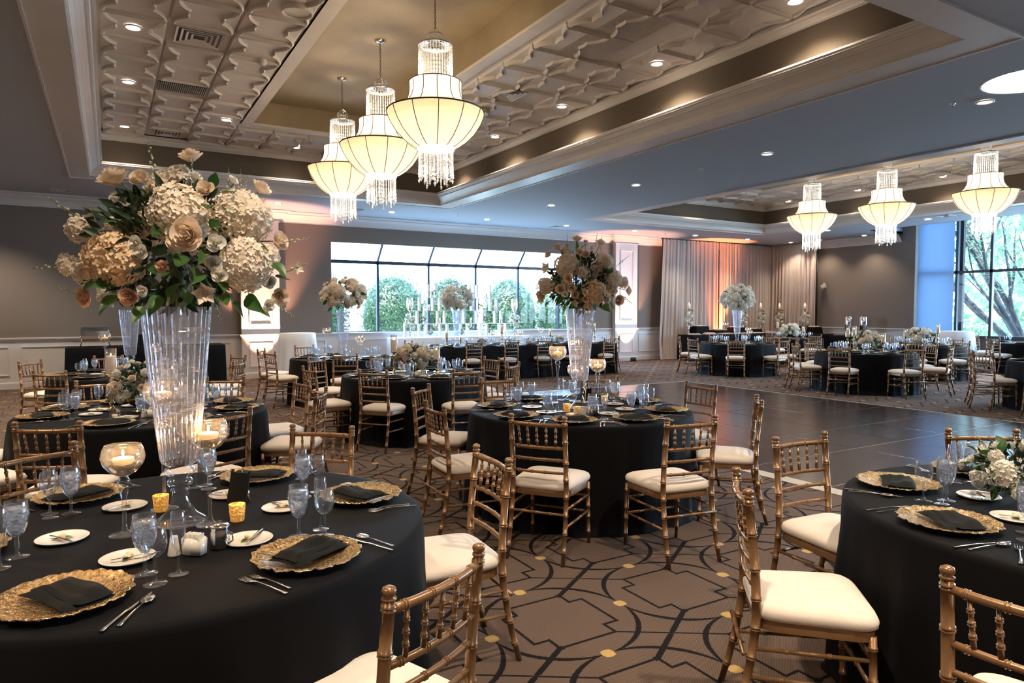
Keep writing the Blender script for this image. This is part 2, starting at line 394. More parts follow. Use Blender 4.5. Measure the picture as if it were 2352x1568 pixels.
# ---- mitred profile swept round a rectangle (trim)
def sweep_rect(T, prof, n_extra=0):
    """prof: list of (inset, z); positive inset goes inwards"""
    L = []
    for d, z in prof:
        L.append([(T[0]+d, T[2]+d, z), (T[1]-d, T[2]+d, z), (T[1]-d, T[3]-d, z), (T[0]+d, T[3]-d, z)])
    return MB().rings(L)
CROWN = [(0, CZ-.012), (0, CZ), (.012, CZ+.004), (.012, CZ+.022), (.022, CZ+.026), (.03, CZ+.045), (.05, CZ+.075), (.085, CZ+.105), (.12, CZ+.13), (.14, CZ+.135), (.14, CZ+.152), (.155, CZ+.158), (.165, CZ+.175), (.19, CZ+.18), (.19, CZ+.205), (.20, CZ+.205), (.20, CZ+.225), (0, CZ+.225)]
k = 0
HZ = 4.72
for T, near in ((T1, 'left'), (T2, 'right')):
    k += 1
    F = (T[0]-.31, T[1]+.41, T[2]-.3, T[3]+.3)
    struct('trim_%d' % (k*10+1), sweep_rect(T, CROWN), 'white_paint')
    dd = .3
    L = [[(F[0], F[2]), (F[1], F[2]), (F[1], F[3]), (F[0], F[3])], [(F[0]+.025, F[2]+.025), (F[1]-.025, F[2]+.025), (F[1]-.025, F[3]-.025), (F[0]+.025, F[3]-.025)], [(T[0], T[2]), (T[1], T[2]), (T[1], T[3]), (T[0], T[3])]]
    zz = [CZ+.001, CZ-.022, CZ-.012]
    struct('trim_%d' % (k*10+2), MB().rings([[(x, y, z) for x, y in l] for l, z in ((L[0], zz[0]), (L[0], zz[1]), (L[1], zz[1]), (L[1], zz[2]), (L[2], zz[2]))]), 'white_paint')
    struct('wall_%s_tray' % near, sweep_rect(T, [(0, CZ+.2), (0, 4.64)]), 'cove_paper')
    struct('trim_%d' % (k*10+3), sweep_rect(T, [(0, 4.58), (.012, 4.58), (.012, 4.60), (.03, 4.61), (.055, 4.64), (.06, 4.66), (.085, 4.67), (.085, HZ)]), 'panel_paint')
    I = (T[0]+2.39, T[1]-2.35, 5.05, 12.25)
    # flat band ring + inner rim
    struct('trim_%d' % (k*10+4), MB().rings([[(a, c, HZ-.005), (b, c, HZ-.005), (b, d, HZ-.005), (a, d, HZ-.005)] for a, b, c, d in ((I[0]-.17, I[1]+.17, I[2]-.17, I[3]+.17), I)]).rings([[(a, c, z), (b, c, z), (b, d, z), (a, d, z)] for a, b, c, d, z in ((*I, HZ-.005), (*I, HZ+.03))]), 'panel_paint')
    struct('ceiling_%s_inner' % near, sweep_rect(I, [(0, HZ+.03), (0, 5.12)]).quad((I[0], I[2], 5.12), (I[1], I[2], 5.12), (I[1], I[3], 5.12), (I[0], I[3], 5.12)), 'cove_gold')
    # embossed tiles
    cp = struct('ceiling_%s_panels' % near, MB().box(T[0], T[1], I[3]+.17, T[3], HZ+.03, HZ+.05).box(T[0], T[1], T[2], I[2]-.17, HZ+.03, HZ+.05).box(T[0], I[0]-.17, I[2]-.17, I[3]+.17, HZ+.03, HZ+.05).box(I[1]+.17, T[1], I[2]-.17, I[3]+.17, HZ+.03, HZ+.05), 'panel_paint')
    def tile_mesh(w, l):
        m = MB(); g = .012
        m.rings([[(-w/2+g, -l/2+g, .03), (w/2-g, -l/2+g, .03), (w/2-g, l/2-g, .03), (-w/2+g, l/2-g, .03)], [(-w/2+g, -l/2+g, .008), (w/2-g, -l/2+g, .008), (w/2-g, l/2-g, .008), (-w/2+g, l/2-g, .008)], [(-w/2+g+.01, -l/2+g+.01, .0), (w/2-g-.01, -l/2+g+.01, .0), (w/2-g-.01, l/2-g-.01, .0), (-w/2+g+.01, l/2-g-.01, .0)]], cap1=True)
        def hw(y):
            a = .19**2-y*y; b = .315**2-(l/2-abs(y))**2
            return max(math.sqrt(a) if a > 0 else 0, math.sqrt(b) if b > 0 else 0)
        yy = [l/2*(-.965+1.93*i/38) for i in range(39)]
        out = [(min(hw(y), w/2-.02), y) for y in yy]; loop = out + [(-x, y) for x, y in reversed(out)]
        n = len(loop)
        m.rings([[(x, y, 0) for x, y in loop], [(x, y, -.034) for x, y in loop], [(x*.93, y*.985, -.044) for x, y in loop], [(x*.86, y*.97, -.034) for x, y in loop], [(x*.84, y*.965, -.010) for x, y in loop]])
        # fill inner plate as strips
        b = len(m.v); inn = [(x*.84, y*.965) for x, y in out]
        for x, y in inn: m.v += [(-x, y, -.010), (x, y, -.010)]
        for i in range(len(inn)-1): m.f.append((b+2*i, b+2*i+1, b+2*i+3, b+2*i+2))
        return m
    tw = .663; tl = .70
    if k == 1: TM = autosm(tile_mesh(tw, tl).mesh('ceiling_tile', 'panel_paint')); VENT = {(1, 7), (1, 4)}
    xsL = [T[0]+.21+tw*(i+.5) for i in range(3)]; xsR = [T[1]-.085-tw*(i+.5) for i in range(3)]
    ny = 15
    for i, x in enumerate(xsL+xsR):
        for j in range(ny):
            y = T[3]-.12 - tl*(j+.5)
            if y < 3.3: continue
            if k == 1 and i == 1 and j in (0, 7): continue          # square diffusers sit here
            if k == 1 and i == 1 and j == 4: continue
            if k == 1 and i == 4 and j in (7, 10, 11): continue
            put('ceiling_tile', TM, cp, (x, y, HZ))
    xm = [(xsL[2]+tw/2 + (xsR[2]-tw/2-xsL[2]-tw/2)*(q+.5)/4) for q in range(4)]
    for x in xm:
        for j in range(2): put('ceiling_tile', TM, cp, (x, T[3]-.12-tl*(j+.5), HZ), None, ((xm[1]-xm[0])/tw, 1, 1))
# ---- crown along the back wall and right wall
def sweep_line(pts, prof, flip=1):
    """profile (out, z) along a polyline in plan with mitres; out is to the right-hand side * flip"""
    L = []; P = [Vector((x, y)) for x, y in pts]; n = len(P); nor = []
    for i in range(n-1):
        d = (P[i+1]-P[i]).normalized(); nor.append(Vector((d.y, -d.x))*flip)
    for i in range(n):
        a = nor[max(i-1, 0)]; b = nor[min(i, n-2)]; mvec = (a+b); mvec = mvec/(mvec.dot(a)) if mvec.length > 1e-6 else a
        L.append([(P[i].x+mvec.x*o, P[i].y+mvec.y*o, z) for o, z in prof])
    return MB().rings(L, close=False)
BC = [(.0, CZ-.25), (.012, CZ-.25), (.012, CZ-.225), (.03, CZ-.215), (.05, CZ-.18), (.09, CZ-.13), (.15, CZ-.085), (.17, CZ-.07), (.17, CZ-.055), (.21, CZ-.04), (.235, CZ-.02), (.25, CZ-.018), (.25, CZ)]
PL = [(2.64, 3.50), (13.68, 14.56)]
pth = [(X0, Y1)]
for a, b in PL: pth += [(a-.012, Y1), (a-.012, Y1-.15), (b+.012, Y1-.15), (b+.012, Y1)]
pth += [(X1, Y1), (X1, 12.05), ]
struct('trim_1', sweep_line(pth, BC), 'white_paint')
# chair rail, baseboard, dado
RAIL = [(0, .93), (.01, .93), (.012, .96), (.02, .97), (.022, .985), (.04, 1.0), (.045, 1.02), (.045, 1.035), (.0, 1.04)]
BASE = [(.018, 0), (.018, .115), (.012, .135), (.0, .145)]
ppath = []
segs = []
cur = X0
pl2 = [(X0, Y1)]
for a, b in PL: pl2 += [(a, Y1), (a, Y1-.15), (b, Y1-.15), (b, Y1)]
pl2 += [(X1, Y1), (X1, 11.64)]
struct('trim_3', sweep_line(pl2, RAIL), 'white_paint')
struct('baseboard_back', sweep_line(pl2, BASE), 'white_paint')
struct('wall_back_wainscot', sweep_line([(X0, Y1), (X1, Y1), (X1, 11.64)], [(.006, 0), (.006, .94)]), 'white_paint')
fr = [(-4.4, -1.75), (-1.55, 2.42), (3.7, 4.62), (4.95, 7.0), (7.2, 9.3), (9.5, 11.6), (11.8, 13.45), (14.75, 16.5), (16.7, 18.6), (18.8, 20.8)]
def frame_mb(x0, x1, z0, z1, y, w=.028, t=.016):
    m = MB()
    m.rings([[(x0+a, y-b, z0+a), (x1-a, y-b, z0+a), (x1-a, y-b, z1-a), (x0+a, y-b, z1-a)] for a, b in ((0, 0), (0, t), (w*.5, t*1.1), (w*.6, t*.5), (w, t*.4), (w, 0))])
    return m
wm = put('panel_mouldings', None); wm['kind'] = 'structure'
for a, b in fr:
    put('panel_moulding', frame_mb(a, b, .27, .86, Y1-.006).mesh('panel_moulding', 'white_paint', False), wm)
for a, b in ((12.3, 14.4), (14.6, 16.6)):
    m = frame_mb(a, b, .27, .86, 0); m.xf(Matrix.Translation((X1-.006, 0, 0)) @ Matrix.Rotation(-PI/2, 4, 'Z') @ Matrix.Scale(-1, 4, (1, 0, 0))); put('panel_moulding', m.mesh('panel_moulding', 'white_paint', False), wm)
# pilasters
for i, (a, b) in enumerate(PL):
    c = root('pilaster', ('white panelled pilaster washed by warm light left of the picture window', 'white panelled pilaster right of the picture window, by the drapes')[i], 'pilaster', ((a+b)/2, Y1, 0))
    c['kind'] = 'structure'; w = (b-a)/2
    put('shaft', MB().box(-w, w, -.15, 0, 0, CZ-.24).mesh('shaft', 'white_paint', False), c)
    put('recessed_panel', frame_mb(-w+.17, w-.17, 1.25, 3.5, -.15, .05, .022).mesh('recessed_panel', 'white_paint', False), c)
    put('recessed_panel', frame_mb(-w+.17, w-.17, .27, .83, -.15, .05, .022).mesh('recessed_panel', 'white_paint', False), c)
    put('cap', MB().box(-w-.03, w+.03, -.19, 0, CZ-.27, CZ-.24).mesh('cap', 'white_paint', False), c)
# ---- picture window bay
GY = 17.49
win = put('window_1', None); win['kind'] = 'structure'
fm = 'window_frame'; t = .03
mu = [WX0-.02, 6.16, 7.62, 9.08, 10.50, 11.96, WX1+.1]
TRZ = 2.87
for x in mu: put('mullion', MB().box(x-t, x+t, GY-.06, GY+.04, WZ0-.03, TRZ).mesh('mullion', fm, False), win)
for x in mu:
    m = MB(); p0 = (x, GY, TRZ); p1 = (x, Y1+.1, 3.36)
    m.rings([[(x-t, p[1], p[2]-.05), (x+t, p[1], p[2]-.05), (x+t, p[1], p[2]+.02), (x-t, p[1], p[2]+.02)] for p in (p0, p1)], True, True, True)
    put('rafter', m.mesh('rafter', fm, False), win)
put('transom', MB().box(WX0-.05, WX1+.1, GY-.06, GY+.04, TRZ-.055, TRZ+.03).mesh('transom', fm, False), win)
put('bottom_rail', MB().box(WX0-.05, WX1+.1, GY-.05, GY+.04, WZ0-.06, WZ0+.02).mesh('bottom_rail', fm, False), win)
for a, b in zip(mu, mu[1:]):
    put('pane', MB().quad((a, GY, WZ0), (b, GY, WZ0), (b, GY, TRZ), (a, GY, TRZ)).mesh('pane', 'window_glass', False), win)
    put('pane', MB().quad((a, GY, TRZ), (b, GY, TRZ), (b, Y1+.1, 3.36), (a, Y1+.1, 3.36)).mesh('pane', 'window_glass', False), win)
struct('trim_4', MB().box(WX0-.1, WX1+.1, Y1-.03, GY+.05, WZ0-.04, WZ0-.005).box(WX0-.1, WX0, Y1+.15, GY+.05, 0, WZ0).box(WX0, WX1, GY-.03, GY+.05, 0, WZ0-.05), 'white_paint')
struct('wall_bay', MB().box(WX0-.15, WX0-.05, Y1+.15, GY+.05, WZ0-.04, TRZ+.1).box(WX1+.12, WX1+.2, Y1+.15, GY+.05, WZ0-.04, TRZ+.1), 'window_frame')
# ---- right window
w2 = put('window_2', None); w2['kind'] = 'structure'
my = [12.0, 10.86, 9.93, 8.93, 7.9, 6.9, 5.9, 4.9, 3.9, 2.9, 1.9, .9, -.1, -1.1, -2.1, -3.1]
for y in my: put('mullion', MB().box(GX-.05, GX+.06, y-.035, y+.035, .8, 4.6).mesh('mullion', fm, False), w2)
put('transom', MB().box(GX-.05, GX+.05, Y0, 12.05, 2.69, 2.77).mesh('transom', fm, False), w2)
put('bottom_rail', MB().box(GX-.06, GX+.05, Y0, 12.05, .78, .86).mesh('bottom_rail', fm, False), w2)
for a, b in zip(my, my[1:]):
    put('pane', MB().quad((GX, a, .82), (GX, b, .82), (GX, b, 4.6), (GX, a, 4.6)).mesh('pane', 'window_glass', False), w2)
bl = root('roller_shade', 'pale blue roller shade lowered over the tall right-hand window', 'window shade', (GX-.12, 11.5, 0))
put('shade_cloth', MB().box(-.003, .003, -.60, .49, .9, 4.55).mesh('shade_cloth', 'shade_blind', False), bl)
put('bottom_bar', MB().box(-.012, .012, -.60, .52, .86, .9).mesh('bottom_bar', 'aluminium', False), bl)
struct('wall_pier', MB().box(GX+.10, GX+.22, 10.76, 10.86, -.2, 5), 'brick_dark')
# ---- dance floor
df = root('dance_floor', 'dark glossy modular dance floor edged in silver trim', 'dance floor', (5.45, 11.05, 0))
TL = .915; TMd = MB().box(.004, TL-.004, -TL+.004, -.004, 0, .022)
TMd = MB().rings([[(.005, -TL+.005, .0), (TL-.005, -TL+.005, 0), (TL-.005, -.005, 0), (.005, -.005, 0)], [(.005, -TL+.005, .021), (TL-.005, -TL+.005, .021), (TL-.005, -.005, .021), (.005, -.005, .021)], [(.007, -TL+.007, .023), (TL-.007, -TL+.007, .023), (TL-.007, -.007, .023), (.007, -.007, .023)]], cap1=True).mesh('floor_tile', 'dance_tile', False)
for i in range(6):
    for j in range(10):
        put('floor_tile', TMd, df, (i*TL, -j*TL, 0))
put('seam_plate', MB().box(0, 6*TL, -10*TL, 0, 0, .0205).mesh('seam_plate', 'aluminium', False), df)
for x0, x1, y0, y1, tx, ty in ((-.09, 0, -10*TL, 0, -1, 0), (6*TL, 6*TL+.09, -10*TL, 0, 1, 0), (-.09, 6*TL+.09, 0, .09, 0, 1)):
    m = MB()
    if tx: 
        xi, xo = (x1, x0) if tx < 0 else (x0, x1)
        m.rings([[(xi, y0, 0), (xi, y0, .026), (xi+tx*.02, y0, .026), (xo, y0, .004), (xo, y0, 0)], [(xi, y1, 0), (xi, y1, .026), (xi+tx*.02, y1, .026), (xo, y1, .004), (xo, y1, 0)]], True, True, True)
    else:
        m.rings([[(x0, y0, 0), (x0, y0, .026), (x0, y0+.02, .026), (x0, y1, .004), (x0, y1, 0)], [(x1, y0, 0), (x1, y0, .026), (x1, y0+.02, .026), (x1, y1, .004), (x1, y1, 0)]], True, True, True)
    put('edge_ramp', m.mesh('edge_ramp', 'aluminium', False), df)
# ---- ceiling fittings
dl = root('downlight', '', 'downlight', (0, 0, 0))
put('trim_ring', MB().lathe([(.088, .004), (.088, -.006), (.078, -.010), (.066, -.004), (.062, .006)], 24).mesh('trim_ring', 'white_paint'), dl)
put('lamp', MB().lathe([(.062, -.002), (.03, -.006), (.001, -.007)], 20).mesh('lamp', 'lamp_disc'), dl)
DL = Proto(dl)
WARM = (1, .80, .58)
def down(x, y, z, lab, grp, e=60, ang=1.9):
    DL.at((x, y, z-.012), 0, lab, grp, 1.05)
    light('downlight_or_fill_beam', 'SPOT', (x, y, z-.03), e, WARM, spot_size=ang, spot_blend=.7, shadow_soft_size=.05)
lowl = [(8.57, 4.02), (8.57, 6.98), (8.57, 9.95), (8.57, 12.8), (.6, 15.6), (3.24, 15.6), (5.87, 15.6), (8.45, 15.6), (10.95, 15.6), (13.4, 15.6), (15.84, 15.57), (18.15, 15.52), (18.2, 9.8), (18.2, 12.65), (20.3, 15.5), (20.45, 14.5), (20.4, 12.9)]
nm = ['nearest lamp of the row between the two trays, beside the skylight', 'second lamp of the row between the trays', 'third lamp of the row between the trays', 'farthest lamp of the row between the trays', 'lamp behind the big flower arrangement', 'lamp above the left pilaster', 'lamp above the left pane of the picture window', 'lamp above the middle of the picture window', 'lamp above the tall flowers of the middle table', 'lamp by the right pilaster', 'lamp above the left end of the drapes', 'lamp above the orange-lit drape', 'lamp above the right pendants, by the window', 'lamp beyond the middle right pendant', 'lamp nearest the drape corner', 'lamp washing the right end of the drapes', 'lamp lighting the brown wall above the urns']
for (x, y), s in zip(lowl, nm): down(x, y, CZ, 'round recessed ceiling ' + s, 'recessed downlights in the low ceiling', 40)
hil = [(.3, 4.6), (.3, 6.7), (.3, 8.72), (.3, 10.8), (.3, 13.4), (1.72, 12.1), (3.15, 13.45), (6.03, 4.6), (6.03, 6.62), (6.03, 8.72), (6.03, 10.82), (6.03, 12.9)]
for (x, y) in ((.6, 1.2), (3.2, 1.2), (5.9, 1.2), (8.57, 1.1), (-2.4, -1.6), (-2.4, 1.3), (-2.4, 4.2), (-2.4, 7.1), (.6, -1.6), (3.2, -1.6), (5.9, -1.6), (-2.1, 15.6), (-2.4, 12.6), (-2.4, 9.8)):  # unseen fill spots without fixtures, added to brighten foreground and left wall
    light('downlight_or_fill_beam', 'SPOT', (x, y, CZ-.03), 105, WARM, spot_size=1.9, spot_blend=.7, shadow_soft_size=.05)
hn = ['at the near end of the left tray', 'at the left edge of the embossed ceiling, out front', 'top left of the three on the embossed ceiling', 'middle left on the embossed ceiling', 'lowest left on the embossed ceiling', 'by the corner of the inner recess', 'behind the smallest left pendant', 'at the near right of the left tray', 'nearest on the right strip of embossed tiles', 'middle one on the right strip of embossed tiles', 'beside the big pendant on the right strip', 'far right corner of the left tray']
for (x, y), s in zip(hil, hn): down(x, y, HZ-.012, 'recessed lamp ' + s, 'recessed downlights in the left tray', 60, 2.1)
h2 = [(11.35, 10.9), (11.35, 13.3), (14.05, 13.4), (16.75, 12.9), (16.75, 10.8), (16.75, 8.7), (16.75, 6.6), (11.35, 6.6), (11.35, 8.7)]
for i, (x, y) in enumerate(h2): down(x, y, HZ-.012, 'recessed lamp, %s going round the right tray of pendants' % 'first second third fourth fifth sixth seventh eighth ninth'.split()[i], 'recessed downlights in the right tray', 40, 2.1)
# supply vents
def vent(x, y, z, s, label):
    r = root('ceiling_vent', label, 'vent', (x, y, z))
    put('backing', MB().box(-s, s, -s, s, .0, .012).mesh('backing', 'black_plastic', False), r)
    for i in range(4):
        a = s*(1-.22*i); m = MB().rings([[(-a, -a, 0), (a, -a, 0), (a, a, 0), (-a, a, 0)], [(-a, -a, -.012), (a, -a, -.012), (a, a, -.012), (-a, a, -.012)], [(-a+.1*s, -a+.1*s, -.002), (a-.1*s, -a+.1*s, -.002), (a-.1*s, a-.1*s, -.002), (-a+.1*s, a-.1*s, -.002)]])
        put('louvre', m.mesh('louvre', 'panel_paint', False), r)
    return r
vent(xsL[1]-(T2[0]-T1[0]), T1[3]-.12-.7*7.5, HZ-.004, .25, 'square louvred vent in the left strip of embossed tiles, upper')
vent(xsL[1]-(T2[0]-T1[0]), T1[3]-.12-.7*.5, HZ-.004, .22, 'square louvred vent at the far end of the left strip')
vent(5.02, T1[3]-.12-.7*7.5, HZ-.004, .24, 'square louvred vent in the right strip beside the large pendant')
for x, y, z, lab in ((-.75, 16.1, CZ, 'thin slot vent in the dark ceiling left of the flowers'), (10.9, 16.0, CZ, 'slot vent above the picture window near the middle flowers'), (17.9, 9.2, CZ, 'slot vent over the right pendants'), (5.0, 15.7, CZ, 'slot vent behind the smallest left pendant')):
    vent(x, y, z-.004, .16, lab)
r = root('return_grille', 'ribbed return air grille in the left strip of embossed tiles', 'vent', (xsL[1]-(T2[0]-T1[0]), T1[3]-.12-.7*4.5, HZ-.004))
put('backing', MB().box(-.31, .31, -.20, .20, 0, .012).mesh('backing', 'black_plastic', False), r)
sl = MB().box(-.004, .004, -.20, .20, -.016, 0).mesh('slat', 'aluminium', False)
for i in range(25): put('slat', sl, r, (-.3+i*.025, 0, 0))
for j in (10, 11):
    r = root('speaker_grille', 'fine ribbed square ceiling grille %s on the right strip' % ('farther' if j == 10 else 'nearer'), 'grille', (5.04, T1[3]-.12-.7*(j+.5), HZ-.004), 0, 'square ribbed grilles')
    put('plate', MB().box(-.32, .32, -.33, .33, -.006, .01).mesh('plate', 'panel_paint', False), r)
    sl2 = MB().box(-.31, .31, -.004, .004, -.012, 0).mesh('slat', 'panel_paint', False)
    for i in range(30): put('slat', sl2, r, (0, -.31+i*.0214, 0))
sp = root('sprinkler', '', 'sprinkler', (0, 0, 0))
put('escutcheon', MB().lathe([(.03, 0), (.028, -.008), (.012, -.01), (.01, -.03)], 12).mesh('escutcheon', 'chrome'), sp)
put('deflector', MB().lathe([(.001, -.034), (.02, -.034), (.02, -.037), (.001, -.037)], 12).mesh('deflector', 'dark_metal'), sp)
SPR = Proto(sp)
for x, y, s in ((8.35, 4.25, 'beside the skylight lamp'), (8.55, 8.3, 'midway along the low ceiling'), (8.6, 13.0, 'before the picture window'), (4.4, 15.4, 'behind the smallest pendant'), (12.1, 15.4, 'near the right pilaster'), (14.7, 15.7, 'left of the drapes'), (7.4, 15.2, 'above the window middle'), (18.6, 15.4, 'above the orange drape'), (19.2, 13.6, 'near the drape corner')):
    SPR.at((x, y, CZ), 0, 'small sprinkler head in the low ceiling ' + s, 'ceiling sprinkler heads')

for x, y, l in ((1.75, 7.35, 'round ceiling speaker on the left strip of tiles, cut by the top edge'), (5.06, 9.6, 'round ceiling speaker on the right strip, beside the big pendant')):
    r = root('ceiling_speaker', l, 'speaker', (x, y, HZ-.03)); put('ring', MB().lathe([(.16, .02), (.16, -.035), (.145, -.04), (.13, -.02)], 32).mesh('ring', 'panel_paint'), r); put('grille', MB().lathe([(.13, -.018), (.001, -.012)], 32).mesh('grille', 'aluminium'), r)
for x, y, l in ((1.72, 9.05, 'small round smoke detector on the left strip of tiles'), (4.75, 9.05, 'small round smoke detector right of the big pendant crystals')):
    r = root('smoke_detector', l, 'detector', (x, y, HZ-.03)); put('body', MB().lathe([(.055, .02), (.055, -.02), (.04, -.04), (.001, -.042)], 24).mesh('body', 'white_paint'), r)
# ================================================================= FURNITURE
def build_chair():
    r = root('chiavari_chair', '', 'chair', (0, 0, 0)); G = 'chair_gold'
    for s in (-1, 1):
        m = MB()
        ctl = [(0, .188, -.285, .0125), (.12, .186, -.252, .0135), (.25, .184, -.225, .015), (.36, .182, -.208, .016), (.46, .181, -.200, .0168), (.60, .180, -.205, .0168), (.75, .180, -.219, .0165), (.895, .180, -.235, .0158)]
        zs = [(c[0], 0) for c in ctl]
        for q in (.085, .19, .30, .41, .52, .63, .76, .875):
            zs += [(q-.0085, 0), (q-.0070, 1), (q-.0035, 1), (q-.0020, 0), (q+.0005, 0), (q+.0020, 1), (q+.0055, 1), (q+.0070, 0)]
        zs.sort(); pth_, rd_ = [], []
        for z, h in zs:
            for c0, c1 in zip(ctl, ctl[1:]):
                if c0[0] <= z <= c1[0]: t = (z-c0[0])/(c1[0]-c0[0]); break
            pth_.append((s*(c0[1]+(c1[1]-c0[1])*t), c0[2]+(c1[2]-c0[2])*t, z)); rd_.append(c0[3]+(c1[3]-c0[3])*t+(.0034 if h else 0))
        m.tube(pth_, rd_, 10)
        m.lathe([(.0155, 0), (.019, .002), (.019, .007), (.012, .010), (.017, .016), (.019, .023), (.016, .031), (.008, .035), (.001, .036)], 10, (s*.180, -.235, .893))
        put('rear_leg', m.mesh('rear_leg', G), r)
        put('front_leg', MB().bamboo((s*.205, .205, 0), (s*.20, .19, .425), .0105, .0155, (.2, .45, .62, .9)).mesh('front_leg', G), r)
    def bow(z, y, b, w=.178, k=9):
        return [(w*(2*i/(k-1)-1), y - b*(1-(2*i/(k-1)-1)**2), z) for i in range(k)]
    def rail(name, z, y, b, rd):
        m = MB(); pts = bow(z, y, b)
        m.tube(pts, rd, 8)
        for q in (1, 3, 5, 7):
            p = Vector(pts[q]); d = (Vector(pts[q+1])-Vector(pts[q-1])).normalized()*.004
            for e in (-1.1, 1.1): m.tube([p+d*(e-.5), p+d*(e-.25), p+d*(e+.25), p+d*(e+.5)], [rd, rd+.0028, rd+.0028, rd], 8, False)
        put(name, m.mesh(name, G), r)
    rail('top_rail', .868, -.232, .022, .0125); rail('back_rail', .722, -.217, .020, .0105)
    rail('back_rail', .645, -.209, .018, .0095); rail('back_rail', .562, -.203, .016, .0095)
    for i in range(5):
        x = -.118+.059*i; q = 1-(x/.178)**2
        put('spindle', MB().bamboo((x*1.0, -.217-.020*q, .725), (x*1.08, -.232-.022*q, .865), .0075, .0062, (.28, .52, .76), 6, .003).mesh('spindle', G), r)
    for a, b in (((-.186, -.245, .31), (.186, -.245, .31)), ((-.204, .196, .33), (.204, .196, .33)), ((-.205, .20, .22), (.205, .20, .22))):
        put('stretcher', MB().bamboo(a, b, .0085, .0085, (.25, .5, .75), 6, .0025).mesh('stretcher', G), r)
    for s in (-1, 1):
        for z in (.335, .225):
            y0 = -.285+.085*z/.43
            put('stretcher', MB().bamboo((s*.185, y0, z), (s*.203, .20, z), .0085, .0085, (.3, .65), 6, .0025).mesh('stretcher', G), r)
    def outline(k, w0=.190, w1=.222, y0=-.20, y1=.215, n=40):
        L = []
        for i in range(n):
            a = 2*PI*i/n; c, s_ = math.cos(a), math.sin(a); e = .32
            u = math.copysign(abs(c)**e, c); v = math.copysign(abs(s_)**e, s_)
            yy = (y0+y1)/2 + v*(y1-y0)/2*k; ww = w0+(w1-w0)*(v+1)/2
            L.append((u*ww*k, yy))
        return L
    R = lambda z, k: [(x, y, z) for x, y in outline(k)]
    put('seat_frame', autosm(MB().rings([R(.405, .90), R(.405, 1.0), R(.44, 1.0), R(.446, .98), R(.446, .90)]).mesh('seat_frame', G)), r)
    put('cushion', MB().rings([R(.440, .90), R(.443, 1.0), R(.452, 1.045), R(.470, 1.055), R(.486, 1.02), R(.498, .93), R(.508, .78), R(.515, .55), R(.518, .3), R(.519, .1)], cap1=True).mesh('cushion', 'ivory_cloth'), r)
    return Proto(r)
CH = build_chair()
def chair(x, y, face, label, grp):
    """x,y: middle of the chair back's top; face: heading of the seat in degrees"""
    a = math.radians(face)
    return CH.at((x+.235*math.cos(a), y+.235*math.sin(a), 0), a-PI/2, label, grp)
def round_cloth(seed, r=.914, drop=.765, n=160):
    rnd = random.Random(seed); ph = [rnd.uniform(0, 2*PI) for _ in range(6)]; L = []
    fold = lambda a: .5*math.sin(9*a+ph[0])+.35*math.sin(14*a+ph[1]+.8*math.sin(3*a))+.3*math.sin(23*a+ph[2])+.18*math.sin(37*a+ph[3])
    for rr in (.001, .3, .6, .85, .895): L.append([(rr*math.cos(2*PI*k/n), rr*math.sin(2*PI*k/n), drop) for k in range(n)])
    for rr, z in ((.908, drop-.002), (.917, drop-.010), (.921, drop-.03)): L.append([(rr*math.cos(2*PI*k/n), rr*math.sin(2*PI*k/n), z) for k in range(n)])
    for i in range(1, 9):
        t = i/8; z = (drop-.03)*(1-t)+.006
        row = []
        for k in range(n):
            a = 2*PI*k/n; f = fold(a); rr = .925+.030*t+.036*math.copysign(abs(f)**.8, f)*min(1, t*1.5)
            row.append((rr*math.cos(a), rr*math.sin(a), z))
        L.append(row)
    L.append([(x*1.015, y*1.015, .003) for x, y, z in L[-1]])
    return MB().rings(L).mesh('tablecloth', 'black_cloth')
TBL = dict(A=((.22, 2.87), 'front left table', 'tall'), B=((3.37, 4.60), 'middle table', 'tall'), C=((3.39, 8.22), 'table behind the middle one', 'low'),
           D=((3.55, 11.8), 'tall-vase table by the picture window', 'tall'), E=((.25, 6.28), 'second table on the left', 'low'), F=((.23, 10.2), 'far left table', 'tall'),
           G=((13.65, 11.95), 'blue-lit table before the drapes', 'tall'), H=((12.98, 8.12), 'low-flower table across the dance floor', 'low'),
           I=((17.6, 13.4), 'table beside the dessert buffet', 'low'), J=((16.65, 9.05), 'table before the window shade', 'low'),
           K=((20.3, 8.2), 'black table against the tall window', 'none'), L=((13.3, 4.78), 'table cut by the right edge', 'none'), M=((3.4, 1.14), 'front right table', 'low'))
TZ = .766
cl = [round_cloth(s) for s in (1, 2, 3, 4)]
tt = MB().lathe([(.001, .735), (.90, .735), (.905, .742), (.905, .755), (.90, .76), (.001, .76)], 48).mesh('tabletop', 'card')
ped = MB().lathe([(.28, 0), (.28, .03), (.05, .06), (.045, .7), (.2, .735)], 16).mesh('pedestal', 'dark_metal')
for i, (k_, ((x, y), d, kind)) in enumerate(TBL.items()):
    r = root('banquet_table', 'round banquet table under a floor-length black cloth, the ' + d, 'table', (x, y, 0), i*1.3, 'round banquet tables')
    put('tablecloth', cl[i % 4], r)
